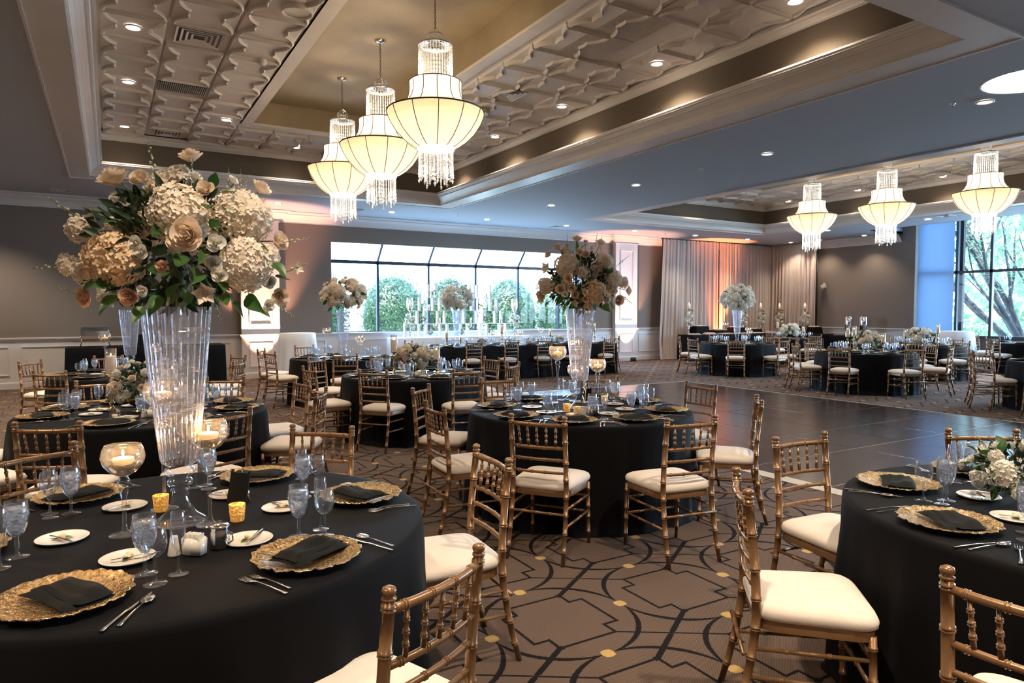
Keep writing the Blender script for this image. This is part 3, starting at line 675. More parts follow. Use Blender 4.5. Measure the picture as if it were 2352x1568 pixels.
# ---- chairs
DIR8 = ['near', 'near right', 'right', 'far right', 'far', 'far left', 'left', 'near left']
def reldir(tc_, ang):
    cam_a = math.atan2(-tc_[1], -tc_[0]); q = (ang-cam_a) % (2*PI); return DIR8[int(round(q/(PI/4))) % 8]
CL = dict(
A=[(.72, 1.60, 116), (1.53, 2.78, 176), (1.04, 3.91, -130), (-.32, 3.97, -58)],
B=[(2.31, 3.60, 36), (3.11, 3.07, 81), (4.67, 4.50, 180), (4.25, 3.50, 135), (3.33, 5.92, -100), (4.28, 5.50, -132), (2.35, 5.56, -46), (1.98, 4.44, -3)],
M=[(2.13, 1.83, -42), (3.16, 2.33, -95), (4.17, 1.92, -125), (1.87, .74, 10)],
C=[(2.53, 7.36, 38), (3.52, 6.94, 84), (4.70, 8.54, 186), (4.42, 7.46, 125), (2.01, 8.11, 8), (3.50, 9.75, -90), (2.50, 9.65, -52)],
D=[(2.30, 12.6, -30), (2.25, 11.6, 15), (3.24, 13.4, -84), (3.15, 10.45, 75)],
E=[(-.33, 4.88, 66), (.66, 4.84, 118), (-.10, 7.59, -90), (.99, 7.32, -116), (1.57, 6.61, 187), (1.52, 5.73, 152), (-1.14, 6.45, -5), (-.98, 5.5, 33)],
F=[(-.92, 11.1, -38), (-.58, 9.06, 58), (-.02, 11.7, -90), (1.47, 9.62, 150), (1.66, 10.9, 205)],
G=[(12.75, 13.05, -48), (12.28, 12.12, -5), (12.60, 11.05, 44), (13.68, 10.57, 88), (15.03, 12.1, 183), (14.3, 13.25, -120), (14.6, 10.9, 135)],
H=[(11.80, 8.85, -32), (12.15, 9.30, -52), (11.62, 7.79, 14), (12.40, 6.83, 66), (14.25, 7.55, 158), (13.55, 6.80, 108), (13.2, 9.52, -98), (13.95, 9.15, -130)],
I=[(17.0, 12.13, 62), (16.25, 12.95, 20), (16.4, 14.1, -30)],
J=[(16.02, 7.83, 63), (15.38, 8.48, 25), (17.9, 8.9, 175), (17.2, 7.75, 110), (17.6, 10.05, -135), (15.9, 10.2, -58)],
K=[(19.05, 8.60, -15), (19.15, 7.55, 30), (20.3, 9.6, -90)],
L=[(12.02, 5.55, -20), (12.62, 6.02, -58), (11.85, 4.72, 0)])
cnt = {}
for k_, lst in CL.items():
    (tx, ty), d, kind = TBL[k_]
    used = {}
    for x, y, f in lst:
        dd = reldir((tx, ty), math.atan2(y-ty, x-tx)); used[dd] = used.get(dd, 0)+1
        lab = 'gold bamboo-style chair, %s%s side of %s' % (dd, '' if used[dd] == 1 else ' second', 'the '+d)
        chair(x, y, f, lab, 'gold banquet chairs round the ' + d)
# ================================================================= HEAD TABLE
HX0, HX1, HY0, HY1 = 6.15, 11.15, 13.62, 14.75
ht = root('head_table', 'long rectangular head table under a black cloth before the picture window', 'table', ((HX0+HX1)/2, (HY0+HY1)/2, 0))
def rect_cloth(w, d, h, seed=0, amp=.02, flare=.03):
    rnd = random.Random(seed); per = []; n = 240; tot = 2*(w+d)
    for i in range(n):
        s = tot*i/n
        if s < w: p = (-w/2+s, -d/2, 0, -1)
        elif s < w+d: p = (w/2, -d/2+s-w, 1, 0)
        elif s < 2*w+d: p = (w/2-(s-w-d), d/2, 0, 1)
        else: p = (-w/2, d/2-(s-2*w-d), -1, 0)
        per.append((p, s))
    ph = rnd.uniform(0, 6)
    L = [[(p[0]*.2, p[1]*.2, h) for p, s in per], [(p[0]*.99, p[1]*.99, h) for p, s in per], [(p[0], p[1], h-.006) for p, s in per]]
    for i in range(1, 7):
        t = i/6; L.append([(p[0]+p[2]*(flare*t+amp*t*(math.sin(s*14+ph)+.6*math.sin(s*23+1.7*ph))), p[1]+p[3]*(flare*t+amp*t*(math.sin(s*14+ph)+.6*math.sin(s*23+1.7*ph))), h*(1-t)+.004) for p, s in per])
    return MB().rings(L, cap0=True)
put('tablecloth', autosm(rect_cloth(HX1-HX0, HY1-HY0, .766, 3).mesh('tablecloth', 'black_cloth'), 50), ht)
for i, x in enumerate((6.95, 7.92, 8.82, 9.75, 10.75)):
    chair(x, 13.42, 90+(-4, 3, -6, 2, 5)[i], 'gold chair with ivory cushion at the head table, near side, %s from the left' % ('first', 'second', 'third', 'fourth', 'fifth')[i], 'gold chairs along the head table')
chair(11.55, 14.2, 176, 'gold chair at the right end of the head table', 'gold chairs along the head table')
chair(5.75, 14.3, 4, 'gold chair at the left end of the head table', 'gold chairs along the head table')
for i, x in enumerate((10.9, 9.9, 7.2)): chair(x, 14.98, -90, 'gold chair on the window side of the head table, %s' % ('right end', 'right of centre', 'left')[i], 'gold chairs along the head table')
# ================================================================= SIDE TABLES
def side_table(name, label, x, y, w, d, h, rz=0, m='black_cloth', seed=1):
    r = root(name, label, 'table', (x, y, 0), rz); put('tablecloth', autosm(rect_cloth(w, d, h, seed, .012, .04).mesh('tablecloth', m), 50), r); return r
side_table('buffet_table', 'long black-draped buffet table by the left wainscot holding chafing dishes', .70, 16.2, 2.9, .8, .86)
side_table('dessert_table', 'long black-draped dessert table standing along the drapes', 18.0, 15.95, 4.3, .72, .82)
side_table('dessert_table', 'black-draped dessert table on the right leg of the buffet, beside the right drapes', 20.35, 14.9, .75, 1.6, .82)
side_table('coffee_table', 'black-draped table under the coffee urns by the brown wall', 20.4, 13.05, .75, 1.4, .80)
def high_table(x, y, r0, h, label, seed):
    n = 90; rnd = random.Random(seed); p1, p2 = rnd.uniform(0, 6), rnd.uniform(0, 6); L = [[(r0*q*math.cos(2*PI*k/n), r0*q*math.sin(2*PI*k/n), h) for k in range(n)] for q in (.01, .97)]
    L.append([(r0*math.cos(2*PI*k/n), r0*math.sin(2*PI*k/n), h-.012) for k in range(n)])
    for i in range(1, 7):
        t = i/6; L.append([((r0+.10*t+.03*t*(math.sin(8*a+p1)+.5*math.sin(13*a+p2)))*math.cos(a), (r0+.10*t+.03*t*(math.sin(8*a+p1)+.5*math.sin(13*a+p2)))*math.sin(a), h*(1-t)+.004) for a in (2*PI*k/n for k in range(n))])
    r = root('cocktail_table', label, 'table', (x, y, 0)); put('tablecloth', MB().rings(L).mesh('tablecloth', 'white_cloth'), r)
high_table(3.72, 16.0, .40, 1.08, 'tall round table with white cloth beside the left pilaster', 4)
high_table(19.3, 9.6, .42, 1.05, 'tall round table with white cloth before the blue shade', 5)
# ================================================================= TABLEWARE
def prof_obj(name, cat, parts):
    r = root(name, '', cat, (0, 0, 0))
    for pn, prof, n, mt in parts: put(pn, MB().lathe(prof, n).mesh(pn, mt), r)
    return r
G_ = 'clear_glass'
gb = root('water_goblet', '', 'glass', (0, 0, 0))
put('bowl', MB().lathe([(.001, .068), (.012, .070), (.024, .085), (.033, .110), (.0375, .135), (.0375, .155), (.033, .185), (.0325, .187), (.032, .185), (.0365, .155), (.0365, .135), (.032, .112)], 20).mesh('bowl', G_), gb)
put('iced_water', MB().lathe([(.001, .074), (.012, .076), (.022, .088), (.030, .112), (.0345, .136), (.0345, .152), (.0325, .166), (.001, .168)], 16).mesh('iced_water', 'iced_water'), gb)
put('stem', MB().lathe([(.006, .07), (.005, .055), (.007, .045), (.005, .02), (.008, .006), (.035, .0025), (.036, .001), (.034, 0), (.001, 0)], 20).mesh('stem', G_), gb)
GOB = Proto(gb)
w_ = root('wine_glass', '', 'glass', (0, 0, 0))
put('bowl', MB().lathe([(.001, .080), (.014, .083), (.029, .098), (.0345, .118), (.0345, .140), (.030, .168), (.0295, .169), (.029, .168), (.0335, .140), (.0335, .118), (.028, .100)], 20).mesh('bowl', G_), w_)
put('stem', MB().lathe([(.006, .082), (.0042, .07), (.0042, .02), (.008, .006), (.033, .0025), (.034, .001), (.032, 0), (.001, 0)], 20).mesh('stem', G_), w_)
WIN = Proto(w_)
f_ = root('champagne_flute', '', 'glass', (0, 0, 0))
put('bowl', MB().lathe([(.001, .07), (.008, .075), (.018, .10), (.0235, .135), (.0235, .165), (.0205, .195), (.0200, .196), (.0197, .195), (.0225, .165), (.0225, .135), (.017, .102)], 18).mesh('bowl', G_), f_)
put('stem', MB().lathe([(.005, .072), (.004, .06), (.004, .02), (.007, .006), (.029, .0025), (.030, .001), (.028, 0), (.001, 0)], 18).mesh('stem', G_), f_)
FLU = Proto(f_)
c_ = root('charger_plate', '', 'charger plate', (0, 0, 0))
rf = lambda a, i: (0 if i < 4 else (.022*math.sin(15*a)+.015*math.sin(31*a+1))*(i-3)/4)
m = MB().lathe([(.001, .006), (.06, .006), (.105, .007), (.118, .012), (.135, .018), (.155, .023), (.168, .026), (.173, .027), (.172, .022), (.15, .016), (.11, .003), (.001, .001)], 96, ruffle=rf)
for i, v in enumerate(m.v):
    q = math.hypot(v[0], v[1])
    if q > .12 and i < 96*9: a = math.atan2(v[1], v[0]); m.v[i] = (v[0], v[1], v[2]+.004*math.sin(48*a+q*90)*min(1, (q-.12)/.02))
put('plate', m.mesh('plate', 'charger_gold'), c_)
CHG = Proto(c_)
def napkin_mesh():
    m = MB(); nx, ny = 14, 8
    for s_ in (1, -1):
        pass
    L = []
    def P(u, v, top):
        x = (u-.5)*.235; y = (v-.5)*.135; e = min(1, 6*min(u, 1-u, v, 1-v)+.0)
        z = .008+.012*e*(1 if top else 0)+(.006*math.sin(7*u+3*v)+.004*math.sin(15*v))*e*(1 if top else 0)
        z += .006*(1 if (v > .5) else 0)*e*(1 if top else 0)
        return (x+.01*math.sin(3*v), y+.008*math.sin(4*u), z+.010)
    for top in (1, 0):
        b = len(m.v)
        for i in range(nx+1):
            for j in range(ny+1): m.v.append(P(i/nx, j/ny, top))
        for i in range(nx):
            for j in range(ny):
                q = (b+i*(ny+1)+j, b+(i+1)*(ny+1)+j, b+(i+1)*(ny+1)+j+1, b+i*(ny+1)+j+1); m.f.append(q if top else q[::-1])
    return m
n_ = root('folded_napkin', '', 'napkin', (0, 0, 0))
put('cloth', napkin_mesh().mesh('cloth', 'napkin_black'), n_)
m = napkin_mesh(); m.xf(Matrix.Translation((.004, .012, .010)) @ Matrix.Diagonal((.96, .78, .9, 1))); put('upper_fold', m.mesh('upper_fold', 'napkin_black'), n_)
NAP = Proto(n_)
b_ = root('bread_plate', '', 'plate', (0, 0, 0))
put('plate', MB().lathe([(.001, .004), (.045, .004), (.055, .006), (.075, .011), (.082, .013), (.084, .012), (.078, .006), (.05, .0), (.001, 0)], 32).mesh('plate', 'porcelain'), b_)
BRD = Proto(b_)
# butter pat on a leaf
bt = root('butter_pat', '', 'butter', (0, 0, 0))
m = MB()
for k in range(7):
    a = k*.9; m.ell((.006*math.cos(a)*(k > 0), .006*math.sin(a)*(k > 0), .008+.0012*k), (.011-.0007*k, .011-.0007*k, .007), 7, 4)
put('pat', m.mesh('pat', 'butter'), bt)
def leaf_mb(L=1, W=.55, curl=.25, nx=6):
    m = MB(); b = 0
    for i in range(nx+1):
        t = i/nx; w = W*.5*math.sin(PI*min(1, t*1.0)**.8)*(1-.15*t); w = max(w, .004)
        z = -curl*L*(t**2)*.8
        for s_ in (-1, -.5, 0, .5, 1): m.v.append((s_*w*L, t*L, z + abs(s_)*w*L*.35))
    for i in range(nx):
        for j in range(4): m.f.append((i*5+j, i*5+j+1, (i+1)*5+j+1, (i+1)*5+j))
    return m
for a in (.3, 3.3):
    m = leaf_mb(.035, .6, .1); m.xf(Matrix.Translation((0, 0, .004)) @ Matrix.Rotation(a, 4, 'Z')); put('leaf', m.mesh('leaf', 'leaf_green'), bt)
BUT = Proto(bt)
def flat_outline(m, pts, z0, th):
    """pts: list of (y, halfwidth, z)"""
    L = [[(-w, y, z0+z), (0, y, z0+z+th*.9), (w, y, z0+z), (0, y, z0+z-th*.3)] for y, w, z in pts]
    return m.rings(L, True, True, True)
def fork_mb(s=1):
    m = MB(); flat_outline(m, [(-.10, .003, 0), (-.098, .0085, 0), (-.07, .0065, .001), (-.03, .0035, .004), (.03, .003, .006), (.045, .006, .004), (.055, .0115, .002), (.068, .0125, .001)], .003, .0022)
    for i in range(4):
        x = -.0102+.0068*i; m.rings([[(x-.0015, .066, .003), (x+.0015, .066, .003), (x+.0015, .066, .0055), (x-.0015, .066, .0055)], [(x-.0014, .09, .003), (x+.0014, .09, .003), (x+.0014, .09, .005), (x-.0014, .09, .005)], [(x-.0007, .106, .006), (x+.0007, .106, .006), (x+.0007, .106, .007), (x-.0007, .106, .007)]], True, True, True)
    return m.xf(Matrix.Scale(s, 4))
def simple(name, cat, mb, mt, part='body'):
    r = root(name, '', cat, (0, 0, 0)); r2 = None
    me = mb.mesh(name, mt); o = put(name, me); bpy.data.objects.remove(r); o['category'] = cat; return Proto(o)
FRK = simple('dinner_fork', 'fork', fork_mb(1), 'silver')
SFK = simple('salad_fork', 'fork', fork_mb(.86), 'silver')
m = MB(); flat_outline(m, [(-.12, .004, 0), (-.118, .008, 0), (-.09, .0075, .001), (-.02, .0045, .003), (-.01, .006, .003), (0, .0085, .002), (.07, .0095, .002), (.10, .008, .002), (.118, .001, .002)], .002, .0022); KNF = simple('dinner_knife', 'knife', m, 'silver')
m = MB(); flat_outline(m, [(-.09, .003, 0), (-.088, .0085, 0), (-.06, .006, .001), (0, .003, .005), (.04, .0035, .005)], .003, .0022)
bb = MB().ell((0, .063, .009), (.019, .029, .006), 12, 6); m.add(bb); SPN = simple('soup_spoon', 'spoon', m, 'silver')
m = MB(); flat_outline(m, [(-.075, .003, 0), (-.07, .006, 0), (-.03, .003, .002), (0, .006, .002), (.05, .007, .002), (.07, .001, .002)], .002, .002); BKN = simple('butter_knife', 'knife', m, 'silver')
# pillar salt shaker, sugar caddy, creamer
ss = root('salt_shaker', '', 'shaker', (0, 0, 0)); put('body', MB().lathe([(.001, 0), (.020, 0), (.021, .005), (.014, .045), (.013, .06), (.011, .066), (.001, .068)], 18).mesh('body', 'porcelain'), ss); SAL = Proto(ss)
sc_ = root('sugar_caddy', '', 'caddy', (0, 0, 0))
m = MB(); 
def rr(w, d, z, n=20, k=.35): 
    return [(math.copysign(abs(math.cos(a))**k, math.cos(a))*w, math.copysign(abs(math.sin(a))**k, math.sin(a))*d, z+(.006*math.cos(4*a) if z > .05 else 0)) for a in (2*PI*i/n for i in range(n))]
m.rings([rr(.03, .018, .001), rr(.036, .022, .004), rr(.038, .024, .055), rr(.034, .020, .055), rr(.032, .018, .008)], cap0=True, cap1=True); put('dish', m.mesh('dish', 'porcelain'), sc_)
for i in range(9): put('sugar_packet', MB().box(-.0012, .0012, -.014, .014, .01, .072).mesh('sugar_packet', 'card', False), sc_, (-.026+.0065*i, 0, 0), (0, .12*math.sin(i*2.1), .1*math.sin(i)))
SUG = Proto(sc_)
cm = root('creamer', '', 'creamer', (0, 0, 0)); put('pot', MB().lathe([(.001, 0), (.03, 0), (.034, .01), (.034, .06), (.031, .068), (.032, .075)], 24).mesh('pot', 'steel'), cm)
put('lid', MB().lathe([(.033, .074), (.033, .078), (.028, .083), (.001, .086)], 24).mesh('lid', 'steel'), cm); put('handle', MB().tube([(.034, 0, .06), (.05, 0, .055), (.052, 0, .03), (.034, 0, .018)], .003, 6).mesh('handle', 'steel'), cm); CRM = Proto(cm)
vt = root('votive_holder', '', 'candle holder', (0, 0, 0)); put('cup', MB().lathe([(.001, .0), (.024, 0), (.026, .004), (.031, .066), (.0295, .066), (.025, .010)], 24).mesh('cup', 'votive_gold'), vt)
put('tealight', MB().lathe([(.019, .01), (.019, .026), (.001, .026)], 16).mesh('tealight', 'wax'), vt); put('flame', MB().ell((0, 0, .038), (.0035, .0035, .010), 8, 6).mesh('flame', 'flame'), vt); VOT = Proto(vt)
def votive(x, y, lab, lit=True, z=TZ):
    VOT.at((x, y, z), 0, lab, 'mercury glass votives')
    if lit: light('votive_flame', 'POINT', (x, y, z+.05), .25, (1, .55, .2), shadow_soft_size=.01)
# tent-shaped table-number stand
ez = root('table_easel', '', 'sign stand', (0, 0, 0))
put('front_leg', MB().rings([[(-.004, -.035, 0), (.004, -.035, 0), (.004, -.028, 0), (-.004, -.028, 0)], [(-.004, -.004, .14), (.004, -.004, .14), (.004, .003, .14), (-.004, .003, .14)]], True, True, True).mesh('front_leg', 'black_plastic', False), ez, (-.045, 0, 0))
put('front_leg', MB().rings([[(-.004, -.035, 0), (.004, -.035, 0), (.004, -.028, 0), (-.004, -.028, 0)], [(-.004, -.004, .14), (.004, -.004, .14), (.004, .003, .14), (-.004, .003, .14)]], True, True, True).mesh('front_leg', 'black_plastic', False), ez, (.045, 0, 0))
put('board', MB().rings([[(-.05, -.034, .012), (.05, -.034, .012), (.05, -.030, .012), (-.05, -.030, .012)], [(-.05, -.006, .13), (.05, -.006, .13), (.05, -.002, .13), (-.05, -.002, .13)]], True, True, True).mesh('board', 'black_plastic', False), ez)
put('rear_leg', MB().rings([[(-.004, .045, 0), (.004, .045, 0), (.004, .038, 0), (-.004, .038, 0)], [(-.004, .002, .14), (.004, .002, .14), (.004, -.004, .14), (-.004, -.004, .14)]], True, True, True).mesh('rear_leg', 'gold_metal', False), ez)
EAS = Proto(ez)
# ---- place settings
SEATS = dict(A=[-119, -62, 0, 57, 119, 179], B=[-130, -90, -45, 4, 47, 95, 143, -170], C=[-135, -88, -40, 8, 50, 95, 130, 178], E=[-112, -70, -22, 14, 55, 104, 146, 182], M=[162, 112, 62, -158],
             D=[-120, -75, 180, 135, -25, 90], F=[-130, -80, -30, 180, 130, 80, 25], G=[-140, -95, 175, 125, -50, 75, 5], H=[-165, -115, -68, 150, 105, -25, 60, 20], I=[-120, -60, 165, 110, 60], J=[-115, -160, -65, 0, 60, 110, 165], K=[180, -130, 90], L=[160, 118, -170])
rnd = random.Random(7)
for k_, angs in SEATS.items():
    (tx, ty), d, kind = TBL[k_]; near = k_ in 'ABCEM'; mid = k_ in 'DFGHIJ'; used = {}
    for a_ in angs:
        a = math.radians(a_); er = Vector((math.cos(a), math.sin(a))); et = Vector((-er.y, er.x))
        dd = reldir((tx, ty), a); used[dd] = used.get(dd, 0)+1
        if used[dd] > 1: dd = dd + ' extra'
        def P(r_, t_, z=TZ): return (tx+er.x*r_+et.x*t_, ty+er.y*r_+et.y*t_, z)
        def T(s_): return '%s, %s seat of the %s' % (s_, dd, d)
        gr = lambda s_: '%s on the %s' % (s_, d)
        j = lambda q=.012: rnd.uniform(-q, q)
        rz = a+PI/2
        CHG.at(P(.705, j()), a+j(.5), T('gold glass charger'), gr('chargers'))
        NAP.at(P(.705, j(), TZ+.002), rz+(rnd.choice((-.5, -.35, .1, .4)) if k_ == 'A' else j(.3)), T('folded black napkin'), gr('napkins'))
        GOB.at(P(.50+j(), .13+j()), j(3), T('goblet of iced water'), gr('water goblets'))
        WIN.at(P(.575+j(), .195+j()), 0, T('empty wine glass'), gr('wine glasses'))
        if near or mid:
            FLU.at(P(.52+j(), .225+j()), 0, T('champagne flute'), gr('flutes'))
            bp = P(.39+j(), j()); BRD.at(bp, a, T('white bread plate'), gr('bread plates'))
        if near:
            BUT.at((bp[0], bp[1], TZ+.005), a+j(2), T('butter pat on a leaf'), gr('butter pats'))
            BKN.at((bp[0]+et.x*.03, bp[1]+et.y*.03, TZ+.012), a+.5+j(.3), T('butter knife on bread plate'), gr('butter knives'))
            FRK.at(P(.77, -.235+j(.005)), rz+j(.06), T('dinner fork'), gr('forks'))
            SFK.at(P(.765, -.205+j(.005)), rz+j(.06), T('salad fork'), gr('forks'))
            KNF.at(P(.77, .205+j(.005)), rz+j(.06), T('dinner knife'), gr('knives'))
            SPN.at(P(.775, .232+j(.005)), rz+j(.06), T('soup spoon'), gr('spoons'))
        elif mid:
            KNF.at(P(.77, .205), rz, T('dinner knife'), gr('knives')); FRK.at(P(.77, -.215), rz, T('dinner fork'), gr('forks'))
    if near:
        cam_a = math.atan2(-ty, -tx)
        def Q(r_, da): return (tx+r_*math.cos(cam_a+da), ty+r_*math.sin(cam_a+da), TZ)
        for pr, r_, da, s_, g_ in ((SAL, .37, -.06, 'white salt shaker', 'shakers'), (SUG, .39, .10, 'white sugar caddy with packets', 'sugar caddies'), (CRM, .375, .32, 'lidded steel creamer', 'creamers')):
            pr.at(Q(r_, da), cam_a+.9, s_+' on the '+d, g_)
EAS.at((.47, 3.06, TZ), -.9, 'black tent-shaped table number stand on the front left table')
EAS.at((3.62, 4.85, TZ), 2.3, 'black tent-shaped table number stand on the middle table')
EAS.at((13.95, 11.55, TZ), 2.3, 'tent-shaped stand on the blue-lit table before the drapes')
# ================================================================= VASES, CANDLES
def vase_mesh(h=.83, rt=.118, rb=.063, bulbs=True):
    """ribbed trumpet vase on a turned foot"""
    n = 168; rib = lambda a, i: .040*math.cos(28*a) if i >= ribs[0] and i < ribs[1] else 0
    foot = [(.001, .004), (.07, .004), (.092, .006), (.095, .012), (.085, .022), (.055, .045), (.036, .080), (.028, .110), (.027, .125), (.034, .130), (.034, .138), (.028, .142), (.040, .150), (.048, .162), (.040, .176), (.030, .182), (.044, .190), (.058, .205), (.050, .218), (.036, .224), (.050, .230)]
    body = [(rb, .240), (rb+.002, .25)] + [(rb+.002+(rt-rb)*((i/12)**.9), .25+(h-.25)*i/12) for i in range(1, 13)]
    ribs = (len(foot)+1, len(foot)+len(body)-0); ribs = (len(foot)+1, 99)
    return MB().lathe(foot+body, n, ruffle=rib)
vs = root('trumpet_vase', '', 'vase', (0, 0, 0))
V = vase_mesh(); nf = 21*168
mf = MB(); mf.v = V.v; mf.f = [f for f in V.f if max(f) < 22*168]; put('foot', mf.mesh('foot', 'clear_glass'), vs)
mb_ = MB(); mb_.v = V.v[20*168:]; mb_.f = [tuple(i-20*168 for i in f) for f in V.f if min(f) >= 21*168]; put('body', mb_.mesh('body', 'vase_glass'), vs)
VAS = Proto(vs)
def floating(h, name='floating_candle_glass'):
    r = root(name, '', 'candle holder', (0, 0, 0)); b = h-.115
    put('bowl', MB().lathe([(.001, b), (.02, b+.003), (.045, b+.018), (.066, b+.045), (.0735, b+.070), (.068, b+.098), (.060, b+.115), (.0585, b+.115), (.066, b+.098), (.0715, b+.070), (.064, b+.046), (.044, b+.021)], 32).mesh('bowl', 'candle_glass'), r)
    st = [(.012, b+.002), (.018, b-.008), (.024, b-.020), (.016, b-.034), (.010, b-.038), (.017, b-.05), (.013, b-.065)]
    z = b-.065
    st += [(.0075, z-.03), (.007, .05), (.010, .02), (.02, .010), (.046, .005), (.052, .003), (.052, .001), (.001, 0)]
    put('stem', MB().lathe(st, 24).mesh('stem', 'clear_glass'), r)
    put('water', MB().lathe([(.001, b+.006), (.03, b+.014), (.055, b+.035), (.064, b+.052), (.001, b+.052)], 24).mesh('water', 'candle_glass'), r)
    put('candle', MB().lathe([(.001, b+.044), (.030, b+.046), (.037, b+.060), (.034, b+.068), (.012, b+.072), (.001, b+.071)], 24).mesh('candle', 'wax'), r)
    f = put('flame', MB().ell((0, 0, b+.086), (.0045, .0045, .012), 8, 6).mesh('flame', 'flame'), r)
    return Proto(r)
FC = {h: floating(h) for h in (.53, .40, .33)}
def fcandle(x, y, h, lab, grp, lit=True):
    FC[h].at((x, y, TZ), 0, lab, grp)
    if lit: light('candle_flame', 'POINT', (x, y, TZ+h-.01), .8, (1, .58, .25), shadow_soft_size=.015)
def pillar(name, hs, hc, hg=None):
    """gold candlestick with a pillar candle inside a glass cylinder"""
    r = root(name, '', 'candle holder', (0, 0, 0))
    st = [(.001, 0), (.045, 0), (.047, .008), (.030, .018), (.016, .028), (.012, .04)]
    for i in range(3):
        z = .05+(hs-.09)*i/2.4; st += [(.011, z), (.022, z+.010), (.023, z+.018), (.011, z+.028)]
    st += [(.010, hs-.035), (.022, hs-.02), (.048, hs-.008), (.052, hs), (.001, hs)]
    st.sort(key=lambda t: 0)
    if hs > .05: put('candlestick', MB().lathe(st, 20).mesh('candlestick', 'gold_metal'), r)
    else: put('base', MB().lathe([(.001, 0), (.05, 0), (.05, hs), (.001, hs)], 20).mesh('base', 'gold_metal'), r)
    put('candle', MB().lathe([(.001, hs), (.036, hs), (.036, hs+hc-.004), (.033, hs+hc), (.001, hs+hc-.005)], 24).mesh('candle', 'white_wax'), r)
    put('glass_cylinder', MB().lathe([(.042, hs+.001), (.042, hs+hc+.06), (.0405, hs+hc+.06), (.0405, hs+.003)], 28).mesh('glass_cylinder', 'candle_glass'), r)
    put('flame', MB().ell((0, 0, hs+hc+.010), (.004, .004, .011), 8, 6).mesh('flame', 'flame'), r)
    return Proto(r)
PIL = {k: pillar('pillar_candle', *v) for k, v in dict(tall=(.30, .15), mid=(.20, .12), low=(.12, .10), block=(.02, .17)).items()}
HV = root('glass_block_votive', '', 'candle holder', (0, 0, 0))
put('block', MB().lathe([(.042, 0), (.042, .075), (.037, .075), (.037, .012), (.001, .012)], 4, a0=PI/4).mesh('block', 'candle_glass', False), HV); put('tealight', MB().lathe([(.019, .014), (.019, .028), (.001, .028)], 14).mesh('tealight', 'white_wax'), HV)
HVP = Proto(HV)
# ================================================================= FLOWERS
def rose_mb(seed, n=20, openness=1.0):
    rnd = random.Random(seed); m = MB(); nu, nv = 8, 6
    for k in range(n):
        t = k/(n-1); az = k*2.39996+rnd.uniform(-.15, .15); hw_ = 1.5-.50*t; rad = (.10+.72*t**.85)*openness; H_ = .92-.10*t; curl = (.02+.20*t)*openness
        b = len(m.v); wv = rnd.uniform(0, 6)
        for j in range(nv+1):
            for i in range(nu+1):
                u = 2*i/nu-1; v = j/nv*(1-.42*abs(u)**3); wj = hw_*(.62+.38*math.sin(PI*min(j/nv*.7+.1, 1)))
                a = az+u*wj
                r_ = rad*(.22+.78*math.sin(min(v*1.15, 1)*PI/2)) + curl*max(0, v-.6)**1.5*2.0 - .05*(1-t)*v + .012*math.sin(3*a+wv)*v
                z = H_*v - curl*max(0, v-.55)*1.3 - .26*t*(.4+v*.6) + .02*math.sin(4*u+wv)*v
                m.v.append((r_*math.cos(a), r_*math.sin(a), z-.36))
        for j in range(nv):
            for i in range(nu): q = b+j*(nu+1)+i; m.f.append((q, q+1, q+nu+2, q+nu+1))
    m.ell((0, 0, -.15), (.12, .12, .40), 6, 4)
    return m
def bloom_ball(seed, n=150, fl=.17, squash=.9, el=1.0):
    """irregular head of many small rounded four-petalled florets"""
    rnd = random.Random(seed); m = MB(); m.ell((0, 0, 0), (.74*el, .74*el, .74*squash), 10, 7); lb = [(Vector((rnd.uniform(-1, 1), rnd.uniform(-1, 1), rnd.uniform(-1, 1))).normalized(), rnd.uniform(.06, .16)) for _ in range(9)]
    for k in range(n):
        z = 1-2*(k+.5)/n; r_ = math.sqrt(1-z*z); a = k*2.39996
        nv = Vector((r_*math.cos(a), r_*math.sin(a), z)); d = .80+rnd.uniform(-.03, .10)+sum(q*max(0, nv.dot(l)-.72)/.28 for l, q in lb); c = Vector((nv.x*d*el, nv.y*d*el, nv.z*d*squash))
        nv = (nv+Vector((rnd.uniform(-.55, .55), rnd.uniform(-.55, .55), rnd.uniform(-.55, .55)))).normalized()
        t1 = nv.orthogonal().normalized(); t2 = nv.cross(t1); ph = rnd.uniform(0, PI); s_ = fl*rnd.uniform(.85, 1.2); cup = rnd.uniform(.05, .5)
        for q in range(4):
            aa = ph+q*PI/2; d1 = t1*math.cos(aa)+t2*math.sin(aa); d2 = nv.cross(d1); P = lambda x, y, h: tuple(c+d1*s_*x+d2*s_*y+nv*s_*(h+cup*x*x+.05*q%2))
            b = len(m.v); m.v += [P(0, 0, 0), P(.35, .36, .12), P(.80, .40, .10), P(1.05, .0, .02), P(.80, -.40, .10), P(.35, -.36, .12), P(.55, 0, -.02)]
            m.f += [(b, b+1, b+6), (b+1, b+2, b+6), (b+2, b+3, b+6), (b+3, b+4, b+6), (b+4, b+5, b+6), (b+5, b, b+6)]
    return m
def star_mb(seed):
    m = MB(); rnd = random.Random(seed)
    for lay in range(2):
        for k in range(5):
            a = k*2*PI/5+lay*.6; L = leaf_mb(1-.25*lay, .6, -.25+.35*lay, 4); L.xf(Matrix.Rotation(a, 4, 'Z') @ Matrix.Rotation(.45+.3*lay, 4, 'X')); m.add(L)
    m.ell((0, 0, .12), (.15, .15, .12), 6, 4); return m
def bud_stem(n=7, L=1.0, seed=0):
    rnd = random.Random(seed); m = MB(); P = [(.06*math.sin(2.2*t+seed), .05*math.sin(1.7*t), L*t) for t in [i/7 for i in range(8)]]
    return m.tube(P, [.012, .012, .011, .010, .009, .008, .006, .004], 5), P
